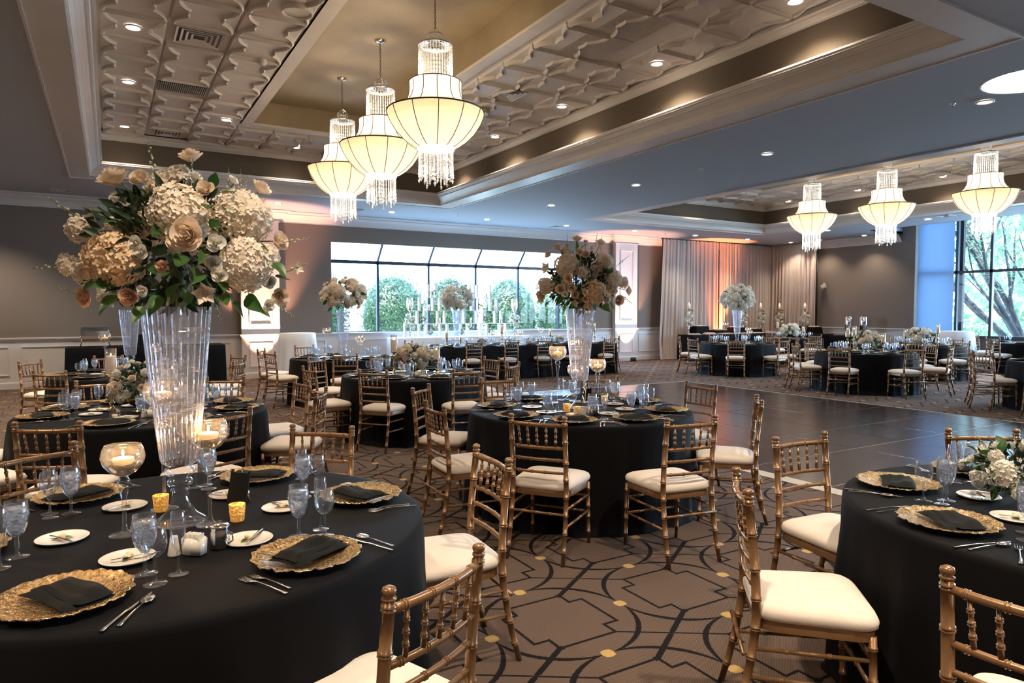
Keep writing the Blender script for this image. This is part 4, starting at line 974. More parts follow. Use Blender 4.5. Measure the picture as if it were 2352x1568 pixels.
RO = [rose_mb(s).mesh('rose', 'rose_petal') for s in (1, 2, 3)]; ROB = [rose_mb(5).mesh('rose', 'blush_petal')]; ROW = [rose_mb(s, 14).mesh('rose', 'white_petal') for s in (8, 9)]
HY = [bloom_ball(s, 320, .132).mesh('hydrangea', 'hydrangea_petal') for s in (1, 2)]; HYP = bloom_ball(6, 320, .132).mesh('hydrangea', 'peach_petal')
HYs = [bloom_ball(s, 70, .27).mesh('stock_bloom', 'hydrangea_petal') for s in (3,)]; HYW = [bloom_ball(4, 90, .25).mesh('white_bloom', 'white_petal')]
ST = [star_mb(1).mesh('lisianthus', 'hydrangea_petal')]
LF = [leaf_mb(1, .58, c, 6) for c in (.15, .45, -.1)]; LFm = [l.mesh('leaf', 'leaf_green') for l in LF]; LFd = [leaf_mb(1, .5, c, 5).mesh('leaf', 'dark_leaf') for c in (.2, .5)]
me_bud = []
for sd in (0, 1):
    m, P = bud_stem(seed=sd); st_m = m.mesh('stem', 'stem_green'); m2 = MB()
    for i in range(9):
        t = .25+.08*i; p = P[min(7, int(t*7))]; a = i*2.4; m2.ell((p[0]+.05*math.cos(a)*(1.2-t), p[1]+.05*math.sin(a)*(1.2-t), t), (.035*(1.25-t), .035*(1.25-t), .05*(1.25-t)), 6, 4)
    me_bud.append((st_m, m2.mesh('buds', 'green_petal')))
def orient(d, spin=0):
    return Vector(d).to_track_quat('Z', 'Y').to_matrix().to_4x4() @ Matrix.Rotation(spin, 4, 'Z')
def place(o, loc, d, s, spin=0):
    o.matrix_local = Matrix.Translation(loc) @ orient(d, spin) @ Matrix.Scale(s, 4)
def leaf_at(par, loc, d, s, mesh, rnd):
    o = put('leaf', mesh, par); d = Vector(d).normalized(); q = d.to_track_quat('Y', 'Z').to_matrix().to_4x4()
    o.matrix_local = Matrix.Translation(loc) @ q @ Matrix.Rotation(rnd.uniform(-1.2, 1.2), 4, 'Y') @ Matrix.Translation((0, -s*.5, 0)) @ Matrix.Scale(s, 4); return o
def core(par, c, r, n, seed, s=.085):
    """dense dark foliage filling the middle: one mass of small leaves"""
    rnd = random.Random(seed); m = MB(); L = leaf_mb(1, .5, .2, 3)
    for k in range(n):
        z = 1-2*(k+.5)/n; q = math.sqrt(1-z*z); a = k*2.39996; d = rnd.uniform(.55, 1.0)
        p = Vector((c[0]+r[0]*q*math.cos(a)*d, c[1]+r[1]*q*math.sin(a)*d, c[2]+r[2]*z*d)); dr = Vector((q*math.cos(a)+rnd.uniform(-.6, .6), q*math.sin(a)+rnd.uniform(-.6, .6), z+rnd.uniform(-.7, .5)))
        m.add(L, Matrix.Translation(p) @ dr.to_track_quat('Y', 'Z').to_matrix().to_4x4() @ Matrix.Rotation(rnd.uniform(0, 6), 4, 'Y') @ Matrix.Scale(s*rnd.uniform(.7, 1.2), 4))
    o = put('foliage', m.mesh('foliage', 'dark_leaf'), par); return o
VIEW = Vector((0, -1, 0))
def arrangement_explicit(name, label, loc, roses, hyds, leaves, stems, seed, ctr=(0, 0, .24)):
    rnd = random.Random(seed); r = root(name, label, 'flower arrangement', loc, -YAW); C = Vector(ctr)
    core(r, (0, 0, .22), (.28, .25, .23), 800, seed, .055)
    put('stems', MB().tube([(0, 0, .2), (.01, 0, .1), (.0, .01, -.0)], .03, 6).mesh('stems', 'stem_green'), r)
    for i, (x, y, z, s) in enumerate(roses):
        p = Vector((x, y, z)); d = (p-C).normalized()*.55+VIEW*.8+Vector((rnd.uniform(-.25, .25), 0, rnd.uniform(-.1, .3)))
        if y > -.1: d = (p-C).normalized()+Vector((rnd.uniform(-.3, .3), rnd.uniform(-.5, 0), .2))
        me = ROB[0] if i in (10, 13, 15) else ROW[i % 2] if s < .034 else RO[i % 3]
        o = put('rose', me, r); place(o, p+VIEW*.02, d, s*1.12, rnd.uniform(0, 6))
        if y > -.1:
            e = put('stem', MB().tube([C+(p-C)*.45, C+(p-C)*.8+Vector((.01, 0, 0)), p], .003, 5).mesh('stem', 'stem_green'), r)
    for i, (x, y, z, s) in enumerate(hyds):
        p = Vector((x, y, z)); o = put('hydrangea' if s > .06 else 'stock_bloom', (HYP if i == 1 else HY[i % 2]) if s > .06 else HYs[0] if i % 3 else ST[0], r); place(o, p, (p-C)+VIEW*.3, s*(1.08 if s > .06 or i % 3 else 1.3), rnd.uniform(0, 6))
    for i, (x, y, z, s) in enumerate(leaves):
        p = Vector((x, y, z)); d = (p-C)+Vector((rnd.uniform(-.1, .1), -.08, rnd.uniform(-.15, .1))); leaf_at(r, p, d, s*2.1, LFm[i % 3], rnd)
    for a, b in stems:
        a, b = Vector(a), Vector(b); L = (b-a).length; i = rnd.randrange(2); e = put('bud_sprig', me_bud[i][0], r); place(e, a, b-a, L); f = put('buds', me_bud[i][1], e)
    return r
def arrangement(name, label, loc, rx, rz, seed, nh=10, nr=14, nw=10, nl=24, size=1.0, pale=False, zc=.26, cat='flower arrangement'):
    rnd = random.Random(seed); r = root(name, label, cat, loc, seed*1.0); c = Vector((0, 0, zc))
    core(r, c, (rx*.74, rx*.74, rz*.74), 320, seed, .05*size)
    items = [('hydrangea', .30)]*nh + [('rose', .17)]*nr + [('white_bloom', .15)]*nw; rnd.shuffle(items); n = len(items)
    for k, (kd, q) in enumerate(items):
        z = 1-1.75*(k+.5)/n; q_ = math.sqrt(max(0, 1-z*z)); a = k*2.39996; d = Vector((q_*math.cos(a), q_*math.sin(a), z))
        f = rnd.uniform(.82, 1.05) if kd != 'hydrangea' else .80
        p = c+Vector((d.x*rx*f, d.y*rx*f, d.z*rz*f)); s = rx*q*rnd.uniform(.85, 1.15)
        if kd == 'hydrangea': o = put('hydrangea', (HYW[0] if pale else HY[k % 2]) if rx > .15 else HYs[0], r)
        elif kd == 'rose': o = put('rose', ROW[k % 2] if pale or k % 3 == 0 else RO[k % 3], r)
        else: o = put('white_bloom', HYW[0], r)
        place(o, p, d+Vector((0, 0, .2)), s, rnd.uniform(0, 6))
    for k in range(nl):
        z = rnd.uniform(-.9, .95); q_ = math.sqrt(1-z*z); a = rnd.uniform(0, 2*PI); d = Vector((q_*math.cos(a), q_*math.sin(a), z)); p = c+Vector((d.x*rx, d.y*rx, d.z*rz))*rnd.uniform(.85, 1.05)
        leaf_at(r, p, d+Vector((rnd.uniform(-.5, .5), rnd.uniform(-.5, .5), -.2)), rx*.30, LFm[k % 3], rnd)
    for k in range(max(3, nl//4)):
        z = rnd.uniform(-.2, .9); q_ = math.sqrt(1-z*z); a = rnd.uniform(0, 2*PI); d = Vector((q_*math.cos(a), q_*math.sin(a), z)); e = put('bud_sprig', me_bud[k % 2][0], r); place(e, c+Vector((d.x*rx, d.y*rx, d.z*rz))*.8, d, rx*.5); put('buds', me_bud[k % 2][1], e)
    return r
AR = [(0.217, -0.34, 0.226, 0.059), (0.072, 0, 0.558, 0.046), (-0.172, -0.08, 0.464, 0.061), (0.338, -0.0, 0.439, 0.042), (0.409, -0.02, 0.24, 0.04), (0.435, -0.1, 0.03, 0.034), (0.401, -0.12, -0.0, 0.024), (0.292, -0.32, 0.136, 0.03), (0.311, -0.32, 0.096, 0.028), (0.308, -0.34, 0.2, 0.033), (0.121, -0.32, 0.125, 0.022), (0.045, -0.3, 0.174, 0.026), (0.027, -0.3, 0.204, 0.026), (-0.261, -0.12, 0.03, 0.04), (0.024, -0.26, 0.049, 0.021), (-0.033, -0.24, 0.027, 0.034), (0.242, -0.02, 0.463, 0.023), (0.397, -0.1, 0.083, 0.026), (0.114, -0.05, 0.47, 0.031), (-0.064, -0.1, 0.456, 0.037), (0.169, -0.1, 0.418, 0.034), (-0.143, -0.12, 0.381, 0.029), (0.138, -0.26, 0.212, 0.034)]
AH = [(0.122, -0.2, 0.306, 0.101), (-0.126, -0.18, 0.165, 0.093), (0.336, -0.18, 0.142, 0.088), (0.292, -0.08, 0.323, 0.094), (-0.03, -0.05, 0.429, 0.041), (0.025, -0.0, 0.475, 0.044), (0.216, -0.24, 0.046, 0.04), (0.389, -0.12, 0.174, 0.04), (-0.311, -0.08, 0.278, 0.041), (-0.233, -0.1, 0.304, 0.039), (-0.371, -0.05, 0.151, 0.035), (-0.283, -0.1, 0.123, 0.039), (-0.044, 0.12, 0.424, 0.106), (-0.23, 0.15, 0.297, 0.107), (0.139, 0.18, 0.238, 0.117), (0.462, -0.02, 0.144, 0.025)]
AL = [(0.25, -0.27, 0.334, 0.042), (0.316, -0.27, 0.327, 0.029), (0.061, -0.15, 0.415, 0.027), (0.172, -0.05, 0.461, 0.035), (0.303, -0.03, 0.4, 0.028), (-0.115, -0.2, 0.287, 0.039), (0.257, -0.12, 0.409, 0.044), (0.447, -0.16, 0.135, 0.038), (0.444, -0.12, 0.094, 0.036), (0.318, -0.2, -0.019, 0.051), (0.361, -0.2, 0.009, 0.048), (0.284, -0.24, 0.016, 0.04), (-0.01, -0.25, -0.03, 0.037), (0.057, -0.26, 0.008, 0.042), (-0.14, -0.22, 0.074, 0.048), (-0.138, -0.2, 0.012, 0.041), (0.213, -0.28, 0.105, 0.05), (0.115, -0.28, 0.101, 0.045), (0.144, -0.26, 0.151, 0.046), (0.045, -0.26, 0.136, 0.042), (0.119, -0.26, 0.046, 0.046), (0.164, -0.26, 0.031, 0.046), (0.227, -0.26, 0.167, 0.042), (0.26, -0.26, 0.272, 0.036), (0.335, -0.28, 0.281, 0.018), (0.088, -0.28, 0.254, 0.041), (0.033, -0.26, 0.264, 0.038), (0.278, -0.24, 0.069, 0.038), (0.393, -0.15, 0.207, 0.032), (0.071, -0.25, 0.183, 0.042), (-0.091, -0.1, 0.364, 0.041), (-0.049, -0.1, 0.404, 0.037), (0.37, -0.12, -0.031, 0.036), (-0.229, -0.15, 0.073, 0.032), (-.2, -.12, .0, .035), (-.27, -.1, .09, .03)]
AS = [((-0.041, -0.05, 0.46), (-0.071, -0.05, 0.616)), ((0.221, -0.05, 0.40), (0.233, -0.05, 0.51)), ((0.266, -0.05, 0.40), (0.275, -0.05, 0.502)), ((-0.28, -0.05, 0.29), (-0.454, -0.05, 0.396)), ((-0.30, -0.05, 0.155), (-0.504, -0.05, 0.126)), ((-0.30, -0.05, 0.019), (-0.419, -0.05, 0.068)), ((0.42, -0.05, 0.118), (0.533, -0.05, 0.159)), ((0.38, -0.05, 0.015), (0.464, -0.05, -0.052)), ((0.082, -0.05, 0.46), (0.102, -0.05, 0.559)), ((0.278, -0.05, 0.41), (0.304, -0.05, 0.486)), ((0.42, -0.05, 0.233), (0.53, -0.05, 0.245)), ((-0.115, -0.05, 0.44), (-0.114, -0.05, 0.518)), ((0.163, -0.05, 0.02), (0.186, -0.05, -0.081))]
arrangement_explicit('flower_arrangement', 'huge peach and cream rose and hydrangea arrangement on the front left vase', (.22, 2.87, 1.6), AR, AH, AL, AS, 3)
BR = [(-0.127, -0.3, 0.237, 0.043), (-0.03, -0.0, 0.577, 0.048), (-0.199, -0.05, 0.507, 0.039), (-0.272, -0.05, 0.443, 0.044), (0.167, 0, 0.547, 0.042), (0.029, -0.15, 0.437, 0.036), (-0.017, -0.1, 0.464, 0.035), (-0.185, -0.3, 0.154, 0.046), (-0.098, -0.3, 0.162, 0.04), (-0.154, -0.33, 0.112, 0.029), (-0.069, -0.3, 0.105, 0.033), (0.006, -0.3, 0.129, 0.025), (0.198, -0.2, 0.073, 0.032), (0.307, -0.1, 0.066, 0.048), (0.392, -0.05, 0.145, 0.044), (0.01, -0.3, 0.071, 0.029), (0.093, 0, 0.503, 0.025), (0.04, 0, 0.555, 0.022), (-0.33, -0.1, 0.109, 0.043), (-0.117, 0, 0.529, 0.026)]
BH = [(-0.122, -0.18, 0.344, 0.094), (0.097, -0.2, 0.141, 0.089), (-0.296, -0.12, 0.186, 0.069), (0.193, -0.1, 0.383, 0.065), (0.263, -0.1, 0.238, 0.069), (0.001, -0.22, 0.283, 0.047), (-0.276, -0.05, 0.326, 0.052), (0.122, -0.12, 0.322, 0.047), (-0.125, 0, 0.477, 0.04), (-0.065, -0.22, 0.048, 0.034), (0.238, -0.1, 0.152, 0.048), (0.353, -0.02, 0.215, 0.044), (-0.321, -0.1, 0.075, 0.039), (0.044, -0.22, 0.014, 0.034), (-0.006, 0.15, 0.383, 0.099), (-0.136, 0.2, 0.207, 0.1), (0.181, 0.2, 0.252, 0.109)]
BL = [(-0.001, -0.24, 0.215, 0.059), (0.045, -0.2, 0.334, 0.051), (-0.044, -0.26, 0.114, 0.05), (-0.234, -0.22, 0.216, 0.051), (-0.183, -0.22, 0.073, 0.051), (0.12, -0.22, 0.006, 0.059), (0.19, -0.2, 0.006, 0.051), (-0.184, -0.24, 0.006, 0.046), (0.211, -0.16, 0.294, 0.047), (-0.184, -0.1, 0.4, 0.035), (0.009, -0.05, 0.507, 0.052), (-0.04, -0.02, 0.51, 0.053), (0.253, -0.12, 0.015, 0.043), (-0.282, -0.18, 0.048, 0.043), (-0.084, -0.24, 0.014, 0.051), (0.17, -0.22, 0.106, 0.042), (0.068, -0.22, 0.232, 0.051), (0.271, -0.1, 0.298, 0.039), (0.019, -0.22, 0.006, 0.042)]
BS = [((.17, 0, .45), (.19, 0, .62)), ((-.10, 0, .48), (-.12, 0, .63)), ((.33, 0, .12), (.45, 0, .02)), ((.30, 0, .35), (.42, 0, .44)), ((.25, 0, .40), (.30, 0, .53)), ((-.30, 0, .34), (-.38, 0, .38)), ((.12, 0, .5), (.15, 0, .63))]
arrangement_explicit('flower_arrangement', 'cream rose and hydrangea arrangement on the tall vase of the middle table', (3.37, 4.60, 1.6), BR, BH, BL, BS, 11)
arrangement('flower_arrangement', 'tall white and blush flower ball before the left pane of the window', (3.50, 11.7, 1.6), .40, .29, 5, 12, 16, 10)
arrangement('flower_arrangement', 'white hydrangea ball on the tall vase before the drapes', (13.65, 11.95, 1.6), .40, .33, 6, 12, 10, 16, 20, pale=True, zc=.30)
arrangement('flower_arrangement', 'flower arrangement hidden behind the big left bouquet, on the far left table', (.23, 10.2, 1.6), .36, .28, 7, 10, 10, 8, 14)
arrangement('flower_arrangement', 'white flower ball on the pedestal vase at the head table centre', (6.94, 14.25, 1.62), .38, .32, 8, 10, 10, 14, 20, pale=True)
for x, y, l in ((.22, 2.87, 'tall ribbed glass trumpet vase on the front left table'), (3.37, 4.60, 'tall ribbed glass trumpet vase on the middle table'), (3.50, 11.7, 'tall ribbed vase on the table by the picture window'), (13.65, 11.95, 'tall clear vase on the blue-lit table before the drapes'), (.23, 10.2, 'ribbed glass vase on the far left table, behind the pillar candle'), (6.94, 14.25, 'tall white-lit vase at the centre of the head table')):
    VAS.at((x, y, TZ), 0, l, 'ribbed trumpet vases')
def vdir(x, y):
    d = Vector((-x, -y)).normalized(); return d, Vector((-d.y, d.x))     # toward camera, to the right
def around(x, y, t, r_):
    d, rt = vdir(x, y); return x+d.x*t+rt.x*r_, y+d.y*t+rt.y*r_
fcandle(.032, 2.83, .33, 'floating candle in a short stemmed bowl, left of the big vase', 'floating candle bowls of the front left table')
fcandle(.315, 2.80, .40, 'floating candle in a stemmed bowl, right of the big vase', 'floating candle bowls of the front left table')
fcandle(.18, 3.12, .53, 'tallest floating candle bowl, behind the big vase', 'floating candle bowls of the front left table')
fcandle(3.12, 4.56, .53, 'tallest floating candle bowl, left of the middle vase', 'floating candle bowls of the middle table')
fcandle(3.62, 4.68, .40, 'floating candle bowl right of the middle vase', 'floating candle bowls of the middle table')
fcandle(3.60, 4.98, .33, 'low floating candle bowl close behind the middle vase', 'floating candle bowls of the middle table')
for (x, y), s in (((3.50, 11.7), 'window-side'), ((13.65, 11.95), 'blue-lit'), ((.23, 10.2), 'far left')):
    for (t, r_, h), w in zip(((.1, -.28, .53), (.12, .26, .40), (-.1, .30, .33)), ('left', 'right', 'rear right')):
        X, Y = around(x, y, t, r_); fcandle(X, Y, h, 'floating candle bowl %s of the vase on the %s table' % (w, s), 'floating candle bowls of the %s table' % s, False)
for x, y, l in ((.165, 3.095, 'gold votive behind the stemmed glasses, left of the big vase foot'), (.412, 2.80, 'glowing gold votive right of the big vase foot'), (3.169, 4.50, 'gold votive at the foot of the tallest bowl, middle table'), (3.15, 4.33, 'gold votive nearest the camera on the middle table'), (3.75, 4.75, 'gold votive at the right of the middle table')):
    votive(x, y, l)
# low centrepieces
def bowl_at(x, y, lab):
    r = root('compote_bowl', lab, 'bowl', (x, y, TZ)); put('bowl', MB().lathe([(.001, 0), (.06, 0), (.062, .006), (.03, .02), (.03, .04), (.07, .06), (.095, .10), (.10, .12), (.09, .115), (.001, .08)], 28).mesh('bowl', 'gold_metal'), r)
for k_, rx, rz, sd, pal, s_ in (('C', .23, .17, 21, False, 'cream'), ('E', .22, .18, 22, False, 'cream'), ('H', .27, .20, 23, False, 'cream and white'), ('I', .30, .20, 24, True, 'white'), ('J', .27, .19, 25, True, 'white')):
    (x, y), d, kd = TBL[k_]
    dx = {'E': (-.05, .0)}.get(k_, (0, 0)); x += dx[0]; y += dx[1]
    bowl_at(x, y, 'gold compote bowl under the flowers on the '+d)
    arrangement('low_centrepiece', 'low round %s flower centrepiece on the %s' % (s_, d), (x, y, TZ+.10), rx, rz, sd, 8, 14, 9, 16, 1, pal, zc=.13)
    offs = dict(C=((.1, -.26, 'tall'), (.12, .28, 'mid'), (-.25, .1, 'low')), E=((-.15, -.20, 'tall'), (-.25, .25, 'mid'), (.2, .3, 'low')), H=((.0, -.33, 'tall'), (-.2, -.22, 'tall'), (.05, .30, 'mid')), I=((0, -.35, 'tall'), (.1, -.2, 'mid'), (0, .36, 'mid')), J=((0, -.32, 'mid'), (.0, .34, 'tall'), (.2, -.1, 'low')))[k_]
    for (t, r_, kk), w in zip(offs, ('left', 'second', 'right')):
        X, Y = around(x, y, t, r_); PIL[kk].at((X, Y, TZ), 0, 'white pillar candle in glass on gold stick, %s one, %s' % (w, d), 'pillar candles of the '+d)
for x, y, l in ((3.30, 7.78, 'clear block votive at the front of the flowers behind the middle table'), (3.10, 7.95, 'clear block votive by the left gold candlestick'), (.02, 5.98, 'clear block votive on the second left table'), (.30, 5.95, 'clear block votive before the roses, second left table')):
    HVP.at((x, y, TZ), .4, l, 'clear block votives')
mx_, my_ = around(3.4, 1.14, .15, .0)
arrangement('low_centrepiece', 'loose white and green flowers on the front right table, cut by the frame', (3.30, 1.38, TZ+.02), .20, .12, 31, 4, 8, 12, 26, .8, True, zc=.12)
# ================================================================= CHANDELIERS
def build_chand(ztop, zb=2.93):
    """z offsets relative to the lower tip of the crystals; ztop = canopy height above it"""
    r = root('pendant_chandelier', '', 'chandelier', (0, 0, 0)); NR = 12
    put('canopy', MB().lathe([(.001, ztop), (.075, ztop), (.078, ztop-.012), (.05, ztop-.03), (.018, ztop-.038), (.001, ztop-.04)], 28).mesh('canopy', 'chrome'), r)
    m = MB(); z = ztop-.04; i = 0
    link = MB()
    for k in range(10):
        a0, a1 = 2*PI*k/10, 2*PI*(k+1)/10
        link.tube([(.011*math.cos(a0), 0, .019*math.sin(a0)), (.011*math.cos(a1), 0, .019*math.sin(a1))], .0028, 5)
    while z > 1.72:
        m.add(link, Matrix.Translation((0, 0, z-.019)) @ Matrix.Rotation(i*PI/2, 4, 'Z')); z -= .031; i += 1
    c = put('chain', m.mesh('chain', 'shade_wire'), r)
    put('crown_ring', MB().lathe([(.082, 1.655), (.086, 1.66), (.082, 1.67), (.078, 1.66), (.082, 1.655)], 28).add(MB().tube([(-.08, 0, 1.66), (0, 0, 1.735), (.08, 0, 1.66)], .003, 5)).add(MB().tube([(0, -.08, 1.66), (0, 0, 1.735), (0, .08, 1.66)], .003, 5)).mesh('crown_ring', 'chrome'), r)
    put('collar_ring', MB().lathe([(.085, 1.56), (.185, 1.555), (.190, 1.548), (.190, 1.535), (.184, 1.535), (.184, 1.545), (.085, 1.552)], 32).mesh('collar_ring', 'chrome'), r)
    def strand(L, nb, tip=True, w=.009):
        m = MB(); h = L/nb
        for b in range(nb):
            z0 = -b*h; big = (b == nb-1 and tip); q = w*(1.7 if big else 1)
            m.rings([[(.0015*math.cos(a), .0015*math.sin(a), z0) for a in (0, PI/2, PI, 3*PI/2)], [(q*math.cos(a), q*math.sin(a), z0-h*(.3 if big else .2)) for a in (0, PI/2, PI, 3*PI/2)], [(q*math.cos(a), q*math.sin(a), z0-h*(.45 if big else .75)) for a in (0, PI/2, PI, 3*PI/2)], [(.0015*math.cos(a), .0015*math.sin(a), z0-h) for a in (0, PI/2, PI, 3*PI/2)]])
        return m.mesh('crystal_strand', 'crystal', False)
    s1 = strand(.40, 9, False); s0 = strand(.10, 2, False); s2 = [strand(.30, 6), strand(.36, 7), strand(.41, 8), strand(.33, 7)]
    for k in range(36):
        a = 2*PI*k/36; put('crystal_strand', s1, r, (.180*math.cos(a), .180*math.sin(a), 1.545), (0, 0, a))
    for k in range(14):
        a = 2*PI*k/14; put('crystal_strand', s0, r, (.078*math.cos(a), .078*math.sin(a), 1.655), (0, 0, a))
    for k in range(36):
        a = 2*PI*k/36; put('crystal_strand', s2[k % 4] if k % 2 else s2[0], r, (.185*math.cos(a), .185*math.sin(a), .42), (0, 0, a))
    for k in range(18):
        a = 2*PI*k/18; put('crystal_strand', s2[(k+1) % 4], r, (.125*math.cos(a), .125*math.sin(a), .41), (0, 0, a))
    n = 96
    up = [(.285, 1.150), (.281, 1.09), (.284, 1.03), (.300, .97), (.335, .91), (.372, .877), (.405, .857)]
    lo = [(.405, .852), (.50, .838), (.532, .825), (.520, .78), (.485, .70), (.420, .60), (.330, .51), (.250, .455), (.205, .435)]
    sag = lambda a, i: -.022*abs(math.sin(NR/2*a))**1.2
    put('upper_shade', MB().lathe(up, n, ruffle=sag).mesh('upper_shade', 'shade_cloth_upper'), r)
    put('lower_shade', MB().lathe(lo[2:], n, ruffle=lambda a, i: -.02*abs(math.sin(NR/2*a))).mesh('lower_shade', 'shade_cloth'), r)
    put('shoulder', MB().lathe([(.405, .855), (.46, .848), (.530, .828)], n).mesh('shoulder', 'shade_cloth'), r)
    for k in range(NR):
        a = 2*PI*k/NR; ca, sa = math.cos(a), math.sin(a)
        put('rib', MB().tube([((q+.002)*ca, (q+.002)*sa, z) for q, z in up], .0048, 5).mesh('rib', 'shade_wire'), r) if k == 0 else None
        if k == 0: ru = r.children[-1].data if r.children[-1].name.startswith('rib') else None
    rib1 = MB().tube([(q+.002, 0, z) for q, z in up], .0048, 5).mesh('rib', 'shade_wire'); rib2 = MB().tube([(q+.002, 0, z) for q, z in lo[2:]], .0048, 5).mesh('rib', 'shade_wire')
    for o in [o for o in r.children if o.name.startswith('rib')]: bpy.data.objects.remove(o)
    for k in range(NR):
        a = 2*PI*k/NR; put('rib', rib1, r, None, (0, 0, a)); put('rib', rib2, r, None, (0, 0, a))
    put('top_hoop', MB().lathe([(.284, 1.145), (.291, 1.15), (.284, 1.156), (.278, 1.15), (.284, 1.145)], 48).mesh('top_hoop', 'shade_wire'), r)
    put('rim_hoop', MB().lathe([(.530, .818), (.539, .826), (.530, .836), (.522, .826), (.530, .818)], 64).mesh('rim_hoop', 'shade_wire'), r)
    put('diffuser', MB().lathe([(.205, .437), (.203, .420), (.14, .412), (.001, .410)], 40).mesh('diffuser', 'diffuser_glow'), r)
    return r
def chand_lights(x, y, z0, hi=1.0):
    light('pendant_bulb', 'POINT', (x, y, z0+.72), 3.8*hi, (1, .80, .58), shadow_soft_size=.12)
    light('pendant_top_glow', 'POINT', (x, y, z0+1.30), 9*hi, (1, .80, .55), shadow_soft_size=.08)
    light('pendant_down_glow', 'POINT', (x, y, z0+.20), 2*hi, (1, .80, .55), shadow_soft_size=.08)
CHN = Proto(build_chand(5.12-2.93)); z0 = 2.93
for x, y, l in ((3.14, 6.97, 'nearest and largest-looking pendant chandelier of the left tray'), (3.14, 8.72, 'middle pendant chandelier of the left tray'), (3.14, 10.42, 'farthest pendant chandelier of the left tray'), (13.95, 10.1, 'leftmost pendant chandelier of the right tray'), (13.95, 8.35, 'middle pendant chandelier of the right tray'), (13.95, 6.5, 'rightmost pendant chandelier of the right tray, before the window')):
    CHN.at((x, y, z0), x*3+y, l, 'cream silk pendants with crystal fringe'); chand_lights(x, y, z0)
ORD = 'first second third fourth fifth sixth seventh eighth ninth tenth eleventh twelfth thirteenth fourteenth fifteenth sixteenth seventeenth'.split()
# ================================================================= DRAPES
def drape(x0, y0, x1, y1, lab, seed, z1=CZ-.03, nrm=(0, -1), flare=.0):
    rnd = random.Random(seed); n = 150; w = math.hypot(x1-x0, y1-y0); fx, fy = (x1-x0)/w, (y1-y0)/w; rows = [0, .04, .12, .3, .6, .85, .97, 1]; L = []
    ks = [(rnd.uniform(16, 24), rnd.uniform(0, 6), .030), (rnd.uniform(32, 44), rnd.uniform(0, 6), .018), (rnd.uniform(60, 75), rnd.uniform(0, 6), .008), (rnd.uniform(4, 7), rnd.uniform(0, 6), .02)]
    for t in rows:
        z = .012+(z1-.012)*(1-t) if t < 1 else .012; row = []
        for i in range(n+1):
            s = w*i/n; a = sum(A*math.sin(k*s*2.2+p+.4*math.sin(3*s)+(.5*t if A > .02 else 0)) for k, p, A in ks)*(.55+.75*t); q = max(0, t-.93)*1.4
            fl_ = flare*t*(1-i/n)
            row.append((x0+fx*(s-fl_)+nrm[0]*(a+.05+q), y0+fy*(s-fl_)+nrm[1]*(a+.05+q), z))
        L.append(row)
    r = root('drape', lab, 'curtain', (0, 0, 0), 0, 'ivory drape panels'); r['group'] = 'ivory drape panels'
    put('panel', MB().rings(L, close=False).mesh('panel', 'drape'), r); return r
xs_ = [15.50, 16.9, 18.05, 19.2, 20.2, 20.92]
for i in range(5):
    drape(xs_[i], 16.68, xs_[i+1], 16.68, 'floor-length ivory drape panel, %s on the back wall' % ('first from the left', 'second from the left', 'third from the left, lit orange', 'fourth from the left', 'fifth, in the corner')[i], 40+i, flare=.18 if i == 0 else 0)
for i, (a, b) in enumerate(((16.68, 15.7), (15.7, 14.80))):
    drape(20.78, a, 20.78, b, 'floor-length ivory drape panel on the right wall, %s' % ('beside the corner', 'at the free end')[i], 50+i, nrm=(-1, 0))
rd = root('drape_rod', 'dark rod carrying the drapes along the ceiling', 'rod', (0, 0, 0))
put('rod', MB().tube([(15.45, 16.66, CZ-.03), (20.8, 16.66, CZ-.03), (20.8, 14.75, CZ-.03)], .02, 8).mesh('rod', 'dark_metal'), rd)
for x, y in ((15.5, 16.66), (20.8, 14.8)): put('upright', MB().tube([(x, y, 0), (x, y, CZ-.03)], .018, 8).mesh('upright', 'dark_metal'), rd)
# ================================================================= UPLIGHTS
OR_ = (1, .36, .17)
def uplight(x, y, lab, col, e, tilt=(0, 0), spread=1.1):
    r = root('uplight', lab, 'floor light', (x, y, 0), 0, 'floor uplights')
    put('body', MB().lathe([(.001, .02), (.07, .02), (.085, .04), (.09, .13), (.075, .13), (.07, .09), (.001, .09)], 20).mesh('body', 'black_plastic'), r)
    put('lens', MB().lathe([(.001, .105), (.072, .105)], 16).mesh('lens', 'uplight_lens'), r)
    put('bracket', MB().box(-.10, -.092, -.03, .03, 0, .1).box(.092, .10, -.03, .03, 0, .1).box(-.1, .1, -.03, .03, 0, .008).mesh('bracket', 'black_plastic', False), r)
    light('uplight_beam', 'SPOT', (x, y, .14), e, col, spot_size=spread, spot_blend=.6, shadow_soft_size=.04, rot=(PI+tilt[0], tilt[1], 0))
glow('uplight_lens', (1, .55, .35, 1), 6)
uplight(3.07, 16.45, 'black uplight at the foot of the left pilaster', (1, .45, .27), 560, (-.14, 0), 1.05)
uplight(14.12, 16.45, 'black uplight at the foot of the right pilaster', (1, .45, .28), 420, (-.14, 0), 1.05)
uplight(17.95, 16.44, 'uplight behind the dessert table lighting one drape orange', (1, .24, .07), 1000, (-.05, 0), .75)
